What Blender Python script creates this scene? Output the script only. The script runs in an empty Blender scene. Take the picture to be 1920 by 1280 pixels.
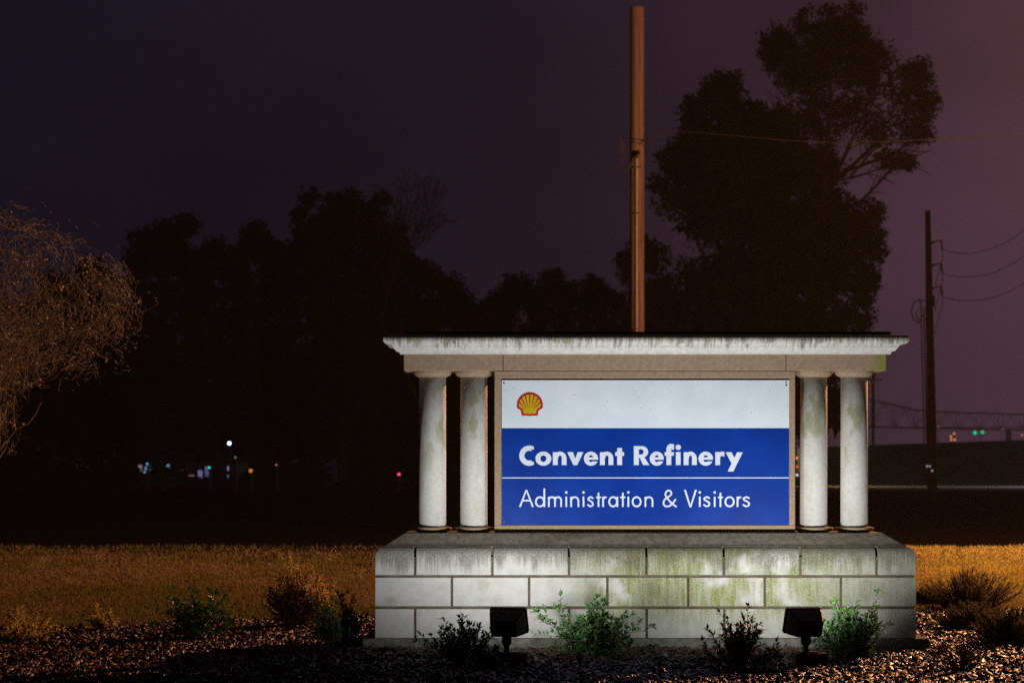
import bpy, bmesh, math, random
import numpy as np
from mathutils import Vector, Matrix

# ------------------------------------------------------------------ camera, sky, light, exposure
S = bpy.context.scene
COL = S.collection
F = 4320.0           # focal length in photograph pixels
HZ = 875.0           # horizon row
EYE = 1.44
cam_d = bpy.data.cameras.new('camera'); cam = bpy.data.objects.new('camera', cam_d); COL.objects.link(cam)
cam.location = (0, 0, EYE); cam.rotation_euler = (math.pi/2, 0, 0)
cam_d.sensor_width = 36; cam_d.lens = 36*F/1920; cam_d.shift_y = (HZ-640)/1920
cam_d.clip_start = 0.1; cam_d.clip_end = 9000
cam_d.dof.use_dof = True; cam_d.dof.focus_distance = 18.1; cam_d.dof.aperture_fstop = 4.0
S.camera = cam
S.view_settings.view_transform = 'Standard'; S.view_settings.look = 'None'
S.view_settings.exposure = 0; S.view_settings.gamma = 1; S.view_settings.use_curve_mapping = False
S.render.engine = 'CYCLES'
S.cycles.max_bounces = 5; S.cycles.volume_bounces = 0; S.cycles.sample_clamp_indirect = 2.0; S.cycles.sample_clamp_direct = 10.0
S.cycles.use_denoising = False
S.cycles.transparent_max_bounces = 6

W = bpy.data.worlds.new('World'); S.world = W; W.use_nodes = True
def build_world():
    nt = W.node_tree; nt.nodes.clear(); L = nt.links
    def n(t, **k):
        x = nt.nodes.new(t)
        for a, b in k.items(): setattr(x, a, b)
        return x
    out = n('ShaderNodeOutputWorld'); bg = n('ShaderNodeBackground')
    tc = n('ShaderNodeTexCoord')
    # low cloud lit from below by the plant and the town: a broad glow towards the right, dark overhead and left
    def lobe(d, p):
        v = n('ShaderNodeVectorMath', operation='DOT_PRODUCT'); v.inputs[1].default_value = Vector(d).normalized()
        L.new(tc.outputs['Generated'], v.inputs[0])
        m = n('ShaderNodeMath', operation='MAXIMUM'); m.inputs[1].default_value = 0; L.new(v.outputs['Value'], m.inputs[0])
        q = n('ShaderNodeMath', operation='POWER'); q.inputs[1].default_value = p; L.new(m.outputs[0], q.inputs[0]); return q
    def scale(src, col, k):
        m = n('ShaderNodeVectorMath', operation='SCALE'); m.inputs[0].default_value = col
        mm = n('ShaderNodeMath', operation='MULTIPLY'); mm.inputs[1].default_value = k; L.new(src.outputs[0], mm.inputs[0])
        L.new(mm.outputs[0], m.inputs['Scale']); return m
    noise = n('ShaderNodeTexNoise'); noise.inputs['Scale'].default_value = 5.5; noise.inputs['Detail'].default_value = 2.5
    mp = n('ShaderNodeMapping'); mp.inputs['Scale'].default_value = (1, 1, 1.7); L.new(tc.outputs['Generated'], mp.inputs[0]); L.new(mp.outputs[0], noise.inputs['Vector'])
    nr = n('ShaderNodeMapRange'); nr.inputs[1].default_value = .3; nr.inputs[2].default_value = .7; nr.inputs[3].default_value = .72; nr.inputs[4].default_value = 1.28
    L.new(noise.outputs['Fac'], nr.inputs[0])
    base = n('ShaderNodeVectorMath', operation='ADD'); base.inputs[0].default_value = (0.0058, 0.0051, 0.0118)
    a = scale(lobe((.42, .9, .10), 26), (0.088, 0.037, 0.060), 1.0)
    b = scale(lobe((.40, .9, .26), 60), (0.085, 0.020, 0.014), 1.0)
    L.new(a.outputs[0], base.inputs[1])
    s2 = n('ShaderNodeVectorMath', operation='ADD'); L.new(base.outputs[0], s2.inputs[0]); L.new(b.outputs[0], s2.inputs[1])
    s3 = n('ShaderNodeVectorMath', operation='SCALE'); L.new(s2.outputs[0], s3.inputs[0]); L.new(nr.outputs[0], s3.inputs['Scale'])
    L.new(s3.outputs[0], bg.inputs['Color']); bg.inputs['Strength'].default_value = 1.0
    L.new(bg.outputs[0], out.inputs['Surface'])
build_world()

def lamp(name, typ, loc, power, color, size=.1, aim=None, cone=None, blend=1.0):
    d = bpy.data.lights.new(name, typ); o = bpy.data.objects.new(name, d); COL.objects.link(o)
    o.location = loc; d.energy = power; d.color = color
    if typ != 'AREA': d.shadow_soft_size = size
    if aim is not None:
        o.rotation_euler = (Vector(aim)-Vector(loc)).to_track_quat('-Z', 'Y').to_euler()
    if typ == 'SPOT': d.spot_size = math.radians(cone); d.spot_blend = blend
    return o
SODIUM = (1.0, .44, .19)
LAMP_POS = (12.3, 34.5, 8.0)
FLOOD = [((-.05, 16.45), (.15, 18.0, 2.3), 160), ((2.13, 16.45), (2.05, 18.0, 2.3), 196)]   # x,y of the two ground floodlights, aim, watts
HAZE = 0.00016
lamp('sodium_lamp_light', 'POINT', (LAMP_POS[0], LAMP_POS[1], LAMP_POS[2]-.25), 23500, SODIUM, .12)
lamp('haze_red_fill', 'POINT', (190, 420, 45), 300000, (1, .36, .30), 2)  # unseen far point light, added to redden the haze towards the right
lamp('levee_blue_fill', 'POINT', (60, 210, 9), 2500, (.65, .75, 1.0), .3)  # unseen bluish fill added off to the right for the levee foot

# ------------------------------------------------------------------ helpers
def sx(px, d): return (px-960)*d/F
def sz(py, d): return EYE-(py-HZ)*d/F
def link(name, data, parent=None):
    o = bpy.data.objects.new(name, data); COL.objects.link(o)
    if parent: o.parent = parent
    return o
def mesh_np(name, V, Fc, mat=None, parent=None, smooth=False):
    V = np.asarray(V, np.float32); Fc = np.asarray(Fc, np.int32); k = Fc.shape[1]
    me = bpy.data.meshes.new(name); me.vertices.add(len(V)); me.vertices.foreach_set('co', V.ravel())
    me.loops.add(Fc.size); me.loops.foreach_set('vertex_index', Fc.ravel())
    me.polygons.add(len(Fc)); me.polygons.foreach_set('loop_start', np.arange(0, Fc.size, k, dtype=np.int32))
    if smooth: me.polygons.foreach_set('use_smooth', np.ones(len(Fc), bool))
    me.update(calc_edges=True)
    if mat: me.materials.append(mat)
    return link(name, me, parent)
def obj(name, bm, mat, parent=None, smooth=False):
    me = bpy.data.meshes.new(name); bm.normal_update(); bm.to_mesh(me); bm.free()
    if smooth:
        for p in me.polygons: p.use_smooth = True
    me.materials.append(mat)
    return link(name, me, parent)
def empty(name, loc=(0, 0, 0)):
    o = bpy.data.objects.new(name, None); COL.objects.link(o); o.location = loc; o.empty_display_size = .2; return o
def tag(o, label=None, cat=None, group=None, kind=None):
    for k, v in (('label', label), ('category', cat), ('group', group), ('kind', kind)):
        if v: o[k] = v
    return o
def box(bm, a, b):
    r = bmesh.ops.create_cube(bm, size=1)
    for v in r['verts']:
        v.co = Vector([(a[i]+b[i])/2+v.co[i]*(b[i]-a[i]) for i in range(3)])
    return r['verts']
def tube_np(segs, sides=4):
    """segs: list of (p0,p1,r0,r1) -> V,F"""
    P0 = np.array([s[0] for s in segs], float); P1 = np.array([s[1] for s in segs], float)
    R0 = np.array([s[2] for s in segs]); R1 = np.array([s[3] for s in segs])
    D = P1-P0; Ln = np.linalg.norm(D, axis=1, keepdims=True)+1e-9; D = D/Ln
    up = np.where(np.abs(D[:, 2:3]) < .9, np.array([[0, 0, 1.]]), np.array([[1., 0, 0]]))
    A = np.cross(D, up); A /= np.linalg.norm(A, axis=1, keepdims=True)+1e-9; B = np.cross(D, A)
    V = []
    for i in range(sides):
        t = 2*math.pi*i/sides; o = A*math.cos(t)+B*math.sin(t)
        V.append(P0+o*R0[:, None]); V.append(P1+o*R1[:, None])
    V = np.stack(V, 1).reshape(-1, 3)
    n = len(segs); base = np.arange(n)[:, None]*2*sides; Fl = []
    for i in range(sides):
        j = (i+1) % sides
        Fl.append(base+np.array([[2*i, 2*i+1, 2*j+1, 2*j]]))
    return V, np.concatenate(Fl, 0)
def path_tube(name, pts, r, mat, parent=None, sides=6, r1=None):
    n = len(pts)-1; segs = []
    for i in range(n):
        a = r if r1 is None else r+(r1-r)*i/n; b = r if r1 is None else r+(r1-r)*(i+1)/n
        segs.append((pts[i], pts[i+1], a, b))
    V, Fc = tube_np(segs, sides); return mesh_np(name, V, Fc, mat, parent, True)
def lathe(bm, prof, c, seg=40):
    rings = []
    for r, z in prof:
        rings.append([bm.verts.new((c[0]+r*math.cos(2*math.pi*i/seg), c[1]+r*math.sin(2*math.pi*i/seg), c[2]+z)) for i in range(seg)])
    for a, b in zip(rings, rings[1:]):
        for i in range(seg):
            j = (i+1) % seg; bm.faces.new((a[i], a[j], b[j], b[i]))
    bm.faces.new(rings[0][::-1]); bm.faces.new(rings[-1])

# ------------------------------------------------------------------ materials
class M:
    def __init__(s, name, rough=.8, spec=.3):
        s.m = bpy.data.materials.new(name); s.m.use_nodes = True; s.nt = s.m.node_tree
        s.b = s.nt.nodes['Principled BSDF']; s.b.inputs['Roughness'].default_value = rough
        s.b.inputs['Specular IOR Level'].default_value = spec
        s.geo = s.nt.nodes.new('ShaderNodeNewGeometry'); s.tc = s.nt.nodes.new('ShaderNodeTexCoord')
    def L(s, a, b): s.nt.links.new(a, b)
    def node(s, t, **k):
        n = s.nt.nodes.new(t)
        for a, b in k.items(): setattr(n, a, b)
        return n
    def pos(s): return s.geo.outputs['Position']
    def noise(s, scale, detail=3, vec=None, sc=(1, 1, 1), rough=.55, loc=(0, 0, 0)):
        mp = s.node('ShaderNodeMapping'); mp.inputs['Scale'].default_value = sc; mp.inputs['Location'].default_value = loc
        s.L(vec or s.pos(), mp.inputs[0])
        n = s.node('ShaderNodeTexNoise'); n.inputs['Scale'].default_value = scale; n.inputs['Detail'].default_value = detail
        n.inputs['Roughness'].default_value = rough; s.L(mp.outputs[0], n.inputs['Vector']); return n.outputs['Fac']
    def rng(s, src, a, b, c=0, d=1, smooth=True):
        r = s.node('ShaderNodeMapRange'); r.interpolation_type = 'SMOOTHSTEP' if smooth else 'LINEAR'
        for i, v in enumerate((a, b, c, d)): r.inputs[i+1].default_value = v
        s.L(src, r.inputs[0]); return r.outputs[0]
    def math(s, op, a, b=None):
        m = s.node('ShaderNodeMath', operation=op)
        for i, v in enumerate((a, b)):
            if v is None: continue
            if isinstance(v, (int, float)): m.inputs[i].default_value = v
            else: s.L(v, m.inputs[i])
        return m.outputs[0]
    def mix(s, f, a, b, blend='MIX'):
        m = s.node('ShaderNodeMix', data_type='RGBA', blend_type=blend)
        if isinstance(f, (int, float)): m.inputs[0].default_value = f
        else: s.L(f, m.inputs[0])
        for i, v in ((6, a), (7, b)):
            if isinstance(v, tuple): m.inputs[i].default_value = (*v, 1)
            else: s.L(v, m.inputs[i])
        return m.outputs[2]
    def xyz(s, src=None):
        n = s.node('ShaderNodeSeparateXYZ'); s.L(src or s.pos(), n.inputs[0]); return n.outputs
    def bump(s, h, strength=.3, dist=.01):
        b = s.node('ShaderNodeBump'); b.inputs['Strength'].default_value = strength; b.inputs['Distance'].default_value = dist
        s.L(h, b.inputs['Height']); s.L(b.outputs[0], s.b.inputs['Normal'])
    def col(s, c):
        if isinstance(c, tuple): s.b.inputs['Base Color'].default_value = (*c, 1)
        else: s.L(c, s.b.inputs['Base Color'])
        return s
def simple(name, c, rough=.7, spec=.3, var=.25, scale=8, metal=0):
    m = M(name, rough, spec); n = m.noise(scale, 4)
    m.col(m.mix(m.rng(n, .3, .7), tuple(x*(1-var) for x in c), tuple(min(1, x*(1+var)) for x in c)))
    m.b.inputs['Metallic'].default_value = metal
    return m.m
def emit(name, c, k):
    m = M(name); m.col((.02, .02, .02)); m.b.inputs['Emission Color'].default_value = (*c, 1); m.b.inputs['Emission Strength'].default_value = k; return m.m

def mat_block():
    m = M('painted_cast_stone', .85, .25); P = m.xyz()
    fine = m.noise(260, 3); mid = m.noise(14, 5); big = m.noise(2.6, 3)
    c = m.mix(m.rng(fine, .3, .7), (.46, .46, .455), (.56, .56, .55))
    c = m.mix(m.math('MULTIPLY', m.rng(mid, .35, .7), .35), c, (.33, .325, .30))
    c = m.mix(m.math('MULTIPLY', m.rng(m.noise(5.5, 3, loc=(9, 0, 3)), .55, .72), .45), c, (.27, .26, .24))
    oi = m.node('ShaderNodeObjectInfo'); c = m.mix(m.math('MULTIPLY', oi.outputs['Random'], .28), c, (.36, .35, .31))
    # green algae: patches strongest right of the middle
    gx = m.math('MULTIPLY', m.rng(P[0], .15, .9), m.math('SUBTRACT', 1.0, m.math('MULTIPLY', m.rng(P[0], 2.0, 3.0), .45)))
    gz = m.rng(P[2], .12, .42, .30, 1)
    gn = m.rng(m.noise(3.6, 4, sc=(1, .3, .8), loc=(3.1, 0, 1.7)), .30, .47)
    gs = m.rng(m.noise(1.0, 4, sc=(30, 3, 3.5)), .3, .72, .55, 1)
    g = m.math('MULTIPLY', m.math('MULTIPLY', gx, gz), m.math('MULTIPLY', gn, gs))
    speck = m.rng(m.noise(95, 4), .38, .66, .55, 1)
    g = m.math('MULTIPLY', m.math('MULTIPLY', g, speck), .95)
    g0 = m.math('MULTIPLY', m.rng(m.noise(4.2, 3, loc=(7, 2, 5)), .58, .72), .22)
    g = m.math('MAXIMUM', g, g0)
    c = m.mix(m.math('MINIMUM', m.math('MULTIPLY', g, 1.35), 1), c, (.15, .175, .028))
    # dark runs under the ledge
    s1 = m.noise(1.0, 5, sc=(85, 3, 5.0), rough=.65)
    s2 = m.noise(1.0, 3, sc=(5.5, 1, 1.2), loc=(4.4, 0, 0))
    drop = m.math('ADD', m.math('MULTIPLY', m.rng(s2, .25, .75, smooth=False), .17), m.math('MULTIPLY', m.rng(s1, .25, .75, smooth=False), .15))
    edge = m.math('SUBTRACT', P[2], m.math('SUBTRACT', .845, drop))
    st = m.rng(edge, -.08, .07)
    top = m.rng(P[2], .59, .60)
    st = m.math('MULTIPLY', m.math('MULTIPLY', st, top), m.rng(m.noise(130, 3, sc=(1, 1, .6)), .3, .62, .45, .95))
    c = m.mix(m.math('MULTIPLY', st, .88), c, (.075, .066, .045))
    m.col(c); m.bump(fine, .25, .003); return m.m
def mat_ledge():
    m = M('weathered_ledge_stone', .9, .2); P = m.xyz()
    n = m.noise(22, 6); c = m.mix(m.rng(n, .3, .7), (.19, .165, .12), (.34, .30, .225))
    c = m.mix(m.math('MULTIPLY', m.rng(m.noise(3, 3), .5, .7), .5), c, (.09, .08, .055))
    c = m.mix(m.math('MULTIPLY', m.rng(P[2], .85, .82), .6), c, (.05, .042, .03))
    m.col(c); m.bump(m.noise(180), .3, .004); return m.m
def mat_cornice():
    m = M('stained_white_cornice', .8, .25); P = m.xyz()
    c = m.mix(m.rng(m.noise(30, 4), .3, .7), (.50, .485, .47), (.62, .61, .60))
    s1 = m.noise(1.0, 5, sc=(42, 4, 4), rough=.7)
    z0 = sz(655, 18.15); z1 = sz(628, 18.15)
    lim = m.math('SUBTRACT', z1+.01, m.math('MULTIPLY', m.rng(s1, .3, .72, smooth=False), .15))
    st = m.rng(m.math('SUBTRACT', P[2], lim), -.035, .05)
    st = m.math('MULTIPLY', st, m.rng(m.noise(110, 4), .3, .62, .35, .95))
    c = m.mix(st, c, m.mix(m.rng(m.noise(6, 2), .45, .6), (.075, .07, .05), (.15, .15, .06)))
    c = m.mix(m.math('MULTIPLY', m.rng(P[2], z1-.03, z1+.005), .9), c, (.07, .062, .045))
    m.col(c); m.bump(m.noise(150), .2, .003); return m.m
def mat_tan():
    m = M('tan_painted_stone', .85, .25); P = m.xyz()
    c = m.mix(m.rng(m.noise(40, 4), .3, .7), (.26, .18, .12), (.33, .235, .16))
    c = m.mix(m.math('MULTIPLY', m.rng(P[0], 2.78, 2.95), m.rng(m.noise(12, 4), .35, .6)), c, (.22, .21, .05))
    gz = m.math('MULTIPLY', m.rng(P[2], 1.02, .90), m.rng(m.noise(7, 3), .4, .6, .1, .6))
    c = m.mix(gz, c, (.26, .25, .08))
    m.col(c); m.bump(m.noise(220), .25, .003); return m.m
def mat_column():
    m = M('painted_column', .8, .25); oi = m.node('ShaderNodeObjectInfo'); P = m.xyz()
    c = m.mix(m.rng(m.noise(35, 5), .3, .7), (.50, .495, .47), (.58, .575, .555))
    n = m.noise(5.5, 4, sc=(1.6, 1.6, .7)); zz = m.math('MULTIPLY', m.rng(P[2], 1.25, 1.85, .25, 1), m.rng(P[2], 2.12, 2.0))
    g = m.math('MULTIPLY', m.math('MULTIPLY', m.rng(n, .50, .62), zz), m.rng(m.noise(90, 4), .35, .65, .5, .85))
    c = m.mix(g, c, (.25, .27, .10))
    c = m.mix(m.math('MULTIPLY', m.rng(m.noise(9, 4, loc=(5, 5, 5)), .5, .7), .25), c, (.40, .39, .32))
    m.col(c); m.bump(m.noise(300), .25, .002); return m.m
def mat_foot():
    m = M('concrete_footing', .95, .1); c = m.mix(m.rng(m.noise(18, 6), .3, .7), (.10, .10, .09), (.20, .20, .175))
    c = m.mix(m.math('MULTIPLY', m.rng(m.noise(4, 3), .5, .7), .5), c, (.05, .05, .045)); m.col(c); m.bump(m.noise(120), .4, .005); return m.m
def mat_white():
    m = M('white_sign_face', .45, .3); v = m.node('ShaderNodeTexVoronoi'); v.inputs['Scale'].default_value = 22; m.L(m.pos(), v.inputs['Vector'])
    rs = m.noise(5, 2, loc=(2, 0, 0))
    sp = m.math('MULTIPLY', m.rng(v.outputs['Distance'], .12, .07), m.rng(rs, .53, .58))
    c = m.mix(m.rng(m.noise(4, 4), .3, .7), (.57, .64, .73), (.64, .70, .79))
    m.col(m.mix(m.math('MULTIPLY', sp, .75), c, (.10, .10, .09))); return m.m
def mat_blue():
    m = M('blue_sign_vinyl', .45, .12); c = m.mix(m.rng(m.noise(3, 3), .3, .7), (.0, .024, .22), (.0, .034, .28)); m.col(c); return m.m
def mat_pole():
    m = M('weathered_pole_wood', .9, .15); n = m.noise(1, 5, sc=(28, 28, .8)); c = m.mix(m.rng(n, .3, .7), (.065, .042, .035), (.13, .086, .072)); m.col(c); m.bump(n, .6, .02); return m.m
def thin(m, c, k):
    if k <= 0: return
    t = m.node('ShaderNodeBsdfTranslucent'); m.L(c, t.inputs['Color']); x = m.node('ShaderNodeMixShader'); x.inputs[0].default_value = k
    out = [n for n in m.nt.nodes if n.type == 'OUTPUT_MATERIAL'][0]; m.L(m.b.outputs[0], x.inputs[1]); m.L(t.outputs[0], x.inputs[2]); m.L(x.outputs[0], out.inputs['Surface'])
def mat_leaf(name, a, b, rough=.45, spec=.5, tr=.3):
    m = M(name, rough, spec); c = m.mix(m.rng(m.noise(25, 2), .35, .65), a, b); m.col(c); thin(m, c, tr); return m.m
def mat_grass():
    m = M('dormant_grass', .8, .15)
    k = m.rng(m.noise(.45, 4, sc=(1, .45, 1)), .40, .60); k = m.math('MULTIPLY', k, m.rng(m.xyz()[0], 3, 6.5, 1, .35)); c = m.mix(k, m.mix(m.rng(m.xyz()[0], 2, 6), (.22, .21, .05), (.58, .50, .09)), (.36, .25, .14))  # yellow-green on the right, with extra lamplight brightness put into the colour there
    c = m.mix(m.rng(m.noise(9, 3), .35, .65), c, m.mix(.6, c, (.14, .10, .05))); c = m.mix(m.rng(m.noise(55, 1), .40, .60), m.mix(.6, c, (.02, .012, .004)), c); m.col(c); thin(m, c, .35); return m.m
def mat_soil(name, a, b, sc=3):
    m = M(name, 1, 0); m.col(m.mix(m.rng(m.noise(sc, 5), .3, .7), a, b)); m.bump(m.noise(40), .5, .02); return m.m
def mat_chip():
    m = M('wood_mulch', .5, .35); c = m.mix(m.rng(m.noise(45, 2), .3, .7), (.022, .010, .008), (.085, .038, .028)); m.col(c); return m.m
MT = dict(block=mat_block(), ledge=mat_ledge(), cornice=mat_cornice(), tan=mat_tan(), column=mat_column(), foot=mat_foot(), white=mat_white(), blue=mat_blue(),
    mortar=simple('mortar_joint', (.105, .085, .06), .95, .1), roof=simple('dark_roof_metal', (.03, .025, .022), .6, .3), pole=mat_pole(),
    letter=simple('letter_vinyl', (.56, .61, .72), .45, .4, .04), lred=simple('emblem_red', (.38, .01, .012), .45, .4, .05), lyel=simple('emblem_yellow', (.48, .33, .0), .45, .4, .05),
    black=simple('black_metal', (.012, .011, .010), .55, .35), conduit=simple('grey_conduit', (.16, .14, .125), .45, .4, .1), wire=simple('dark_wire', (.03, .025, .025), .6, .2),
    wire2=simple('bare_wire', (.07, .055, .05), .5, .3), glassl=emit('lit_lamp_glass', (.9, 1, .95), 6),
    brick=simple('red_clay_footing', (.16, .06, .035), .9, .15, .3, 30),
    leaf=mat_leaf('glossy_green_leaf', (.05, .12, .03), (.10, .20, .05)), leafd=mat_leaf('dark_red_leaf', (.05, .032, .02), (.085, .055, .03)),
    leafy=mat_leaf('fine_yellow_leaf', (.42, .33, .12), (.60, .46, .18), .6, .3, .6), juniper=mat_leaf('juniper_needles', (.09, .085, .05), (.20, .15, .09), .7, .25, .3),
    bark=simple('twig_bark', (.15, .12, .115), .8, .2, .3, 30), litter=simple('pale_litter', (.20, .14, .08), .9, .1, .6, 60), dry=simple('dry_leaf', (.26, .19, .15), .7, .25, .3, 30),
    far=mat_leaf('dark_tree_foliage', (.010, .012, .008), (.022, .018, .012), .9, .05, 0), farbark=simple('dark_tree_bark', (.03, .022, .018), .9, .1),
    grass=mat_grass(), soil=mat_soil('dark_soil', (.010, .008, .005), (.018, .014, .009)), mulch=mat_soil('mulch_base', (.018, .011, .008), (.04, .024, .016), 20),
    asphalt=mat_soil('old_asphalt', (.018, .017, .017), (.028, .026, .025), 6), levee=mat_soil('levee_grass', (.07, .045, .03), (.10, .07, .05), .3),
    steel=simple('bridge_steel', (.12, .11, .11), .7, .2), chip=mat_chip(), house=simple('pale_siding', (.10, .10, .12), .9, .1, .1, 2), conc=simple('pale_concrete', (.3, .28, .26), .9, .1))

# ------------------------------------------------------------------ ground
def gz(x, y):
    """terrain height: flat bed and lawn, a shallow fall beyond it, the levee far right"""
    x = np.asarray(x, float); y = np.asarray(y, float)
    z = -.35*np.clip((y-41.5)/5, 0, 1)**1.5 + .55*np.clip((y-50)/60, 0, 1)
    cr = 3.15+.0006*(x-28)*0; along = np.clip((x-14)/10, 0, 1)
    hump = np.clip((y-152)/26, 0, 1)*np.clip((222-y)/34, 0, 1)
    hump = hump*hump*(3-2*hump)
    return z+(2.95+.034*np.clip(x-28, -20, 60))*hump*along
def sheet(name, xs, ys, zf, mat, dz=0):
    X, Y = np.meshgrid(xs, ys); Z = zf(X, Y)+dz; n, m = X.shape
    V = np.stack([X, Y, Z], -1).reshape(-1, 3); i = np.arange(n*m).reshape(n, m)
    Fc = np.stack([i[:-1, :-1], i[:-1, 1:], i[1:, 1:], i[1:, :-1]], -1).reshape(-1, 4)
    return mesh_np(name, V, Fc, mat, None, True)
rs = np.random.RandomState(5)
xs = np.concatenate([[-6000, -2500, -900, -400], np.arange(-200, -40, 8), np.arange(-40, 60, 1.5), np.arange(60, 220, 8), [400, 900, 2500, 6000]])
ys = np.concatenate([[-60, -20, 0], np.arange(6, 60, 1.0), np.arange(60, 150, 4), np.arange(150, 230, 1.5), [240, 300, 500, 900, 2000, 7000]])
tag(sheet('ground', xs, ys, gz, MT['soil'], -.012), kind='structure')
tag(sheet('far_lawn', np.arange(-60, 121, 3.), np.arange(118, 152.1, 2), gz, MT['levee'], .004), kind='structure')
def bed_edge(x):   # far edge of the mulch bed
    x = np.asarray(x, float)
    return 22.6+.35*np.sin(x*.9)+.2*np.sin(x*2.3+1)-np.clip(-x-1.5, 0, 9)*.75+np.clip(x-3, 0, 6)*.5
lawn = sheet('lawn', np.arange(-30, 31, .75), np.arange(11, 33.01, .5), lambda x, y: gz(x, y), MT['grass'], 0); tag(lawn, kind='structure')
tag(sheet('road', np.arange(-220, 221, 10), np.array([44.5, 46, 48, 50, 51.5]), gz, MT['asphalt'], .004), kind='structure')
def bedz(x, y):
    e = np.clip((bed_edge(x)-y)/.5, 0, 1)
    e2 = np.clip((x+6.5+.3*np.sin(y*2))/.4, 0, 1)
    return .006+e*e2*(.006+.010*np.sin(x*3.1+y*1.7)*np.sin(y*2.9-x)+.006*np.sin(x*7.3)*np.sin(y*8.1))-(1-e*e2)*.03
tag(sheet('mulch_bed', np.arange(-8, 10, .12), np.arange(13.5, 26, .12), bedz, MT['mulch'], .0), kind='structure')

def chips():
    N = 78000
    y = 14.2+(25.5-14.2)*rs.rand(N)**1.25; x = (rs.rand(N)-.5)*2*(y*.235+.6)
    x = np.where(x > 0, x, x)
    ok = (y < bed_edge(x)-.05+.25*rs.randn(N)*.5) & (x > -6.4) & ~((x > -1.15) & (x < 3.25) & (y > 17.98) & (y < 19.1))
    x, y = x[ok], y[ok]; N = len(x)
    L = rs.uniform(.010, .054, N); Wd = rs.uniform(.005, .017, N); T = rs.uniform(.002, .006, N)
    big = rs.rand(N) < .04; L[big] *= 1.6; Wd[big] *= 1.6
    yaw = rs.rand(N)*math.pi*2; pt = rs.randn(N)*.30; rl = rs.randn(N)*.55
    z = bedz(x, y)+rs.rand(N)*.018
    q = np.array([[-1, -1, -1], [1, -.7, -1], [.8, 1, -1], [-.9, .8, -1], [-1, -1, 1], [1, -.7, 1], [.8, 1, 1], [-.9, .8, 1]], float)
    q = q[None]*np.stack([L, Wd, T], 1)[:, None]+rs.uniform(-.25, .25, (N, 8, 3))*np.stack([L, Wd, T], 1)[:, None]
    def rot(q, a, i, j):
        c, s = np.cos(a)[:, None], np.sin(a)[:, None]; A = q[..., i]*c-q[..., j]*s; B = q[..., i]*s+q[..., j]*c
        q = q.copy(); q[..., i] = A; q[..., j] = B; return q
    q = rot(q, rl, 1, 2); q = rot(q, pt, 0, 2); q = rot(q, yaw, 0, 1)
    V = (q+np.stack([x, y, z], 1)[:, None]).reshape(-1, 3)
    f = np.array([[4, 5, 6, 7], [0, 1, 5, 4], [1, 2, 6, 5], [2, 3, 7, 6], [3, 0, 4, 7]])
    Fc = (np.arange(N)[:, None, None]*8+f[None]).reshape(-1, 4)
    o = mesh_np('mulch_chips', V, Fc, MT['chip']); tag(o, 'loose dark wood mulch chips covering the planting bed around the sign', 'mulch', kind='stuff')
chips()
def litter():
    r = np.random.RandomState(77); n = 2600; x = r.uniform(-1.3, 3.1, n); y = 17.93-np.abs(r.randn(n))*.16; q = r.uniform(-1, 1, (n, 4, 3))*np.array([.016, .016, .006]); z = bedz(x, y)+r.rand(n)*.022+.008
    V = (q+np.stack([x, y, z], 1)[:, None]).reshape(-1, 3); k = np.arange(n)[:, None]*4; Fc = np.concatenate([k+np.array([[0, 1, 2]]), k+np.array([[0, 2, 3]]), k+np.array([[0, 3, 1]]), k+np.array([[1, 3, 2]])], 0)
    tag(mesh_np('leaf_litter', V, Fc, MT['litter']), 'pale dry leaf litter and grit gathered along the foot of the sign footing', 'leaf litter', kind='stuff')
litter()
def grass_blades():
    N = 430000
    y = 19.5+(43.5-19.5)*rs.rand(N)**.9; x = (rs.rand(N)-.5)*2*(y*.235+.8)
    y2 = 41.3+.5*np.sin(x*.6)-np.where(x < 4, rs.rand(N)**.9*15*np.clip((4-x)/4, 0, 1), 0)+np.where(x < 4, rs.rand(N)**3*3, 0)  # far-left blades thin out over dark soil to imitate the lamp's falloff
    cl = np.sin(x*5.1+3*np.sin(y*2.3))*np.sin(y*4.7+2*np.sin(x*1.9)); cl = .6*cl+.6*np.sin(x*1.3+np.sin(y*.9)*2)*np.sin(y*1.1+x*.4)
    ok = ((y > bed_edge(x)+.05+.1*rs.randn(N)) | (x < -6.5)) & (y < y2) & (cl > -1+rs.rand(N)*.6)
    x, y = x[ok], y[ok]; cl = cl[ok]; N = len(x)
    h = rs.uniform(.018, .055, N)*(1+.35*cl)*np.where(y > 40.2, 1.5, 1); w = rs.uniform(.006, .013, N); a = rs.rand(N)*math.pi*2
    lx, ly = rs.randn(N)*.018, rs.randn(N)*.018; z = gz(x, y)
    A = np.stack([x-w*np.cos(a), y-w*np.sin(a), z], 1); B = np.stack([x+w*np.cos(a), y+w*np.sin(a), z], 1); C = np.stack([x+lx, y+ly, z+h], 1)
    V = np.stack([A, B, C], 1).reshape(-1, 3); Fc = np.arange(3*N).reshape(-1, 3)
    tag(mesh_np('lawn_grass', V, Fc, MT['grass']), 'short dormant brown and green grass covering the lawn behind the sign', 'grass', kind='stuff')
grass_blades()

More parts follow.
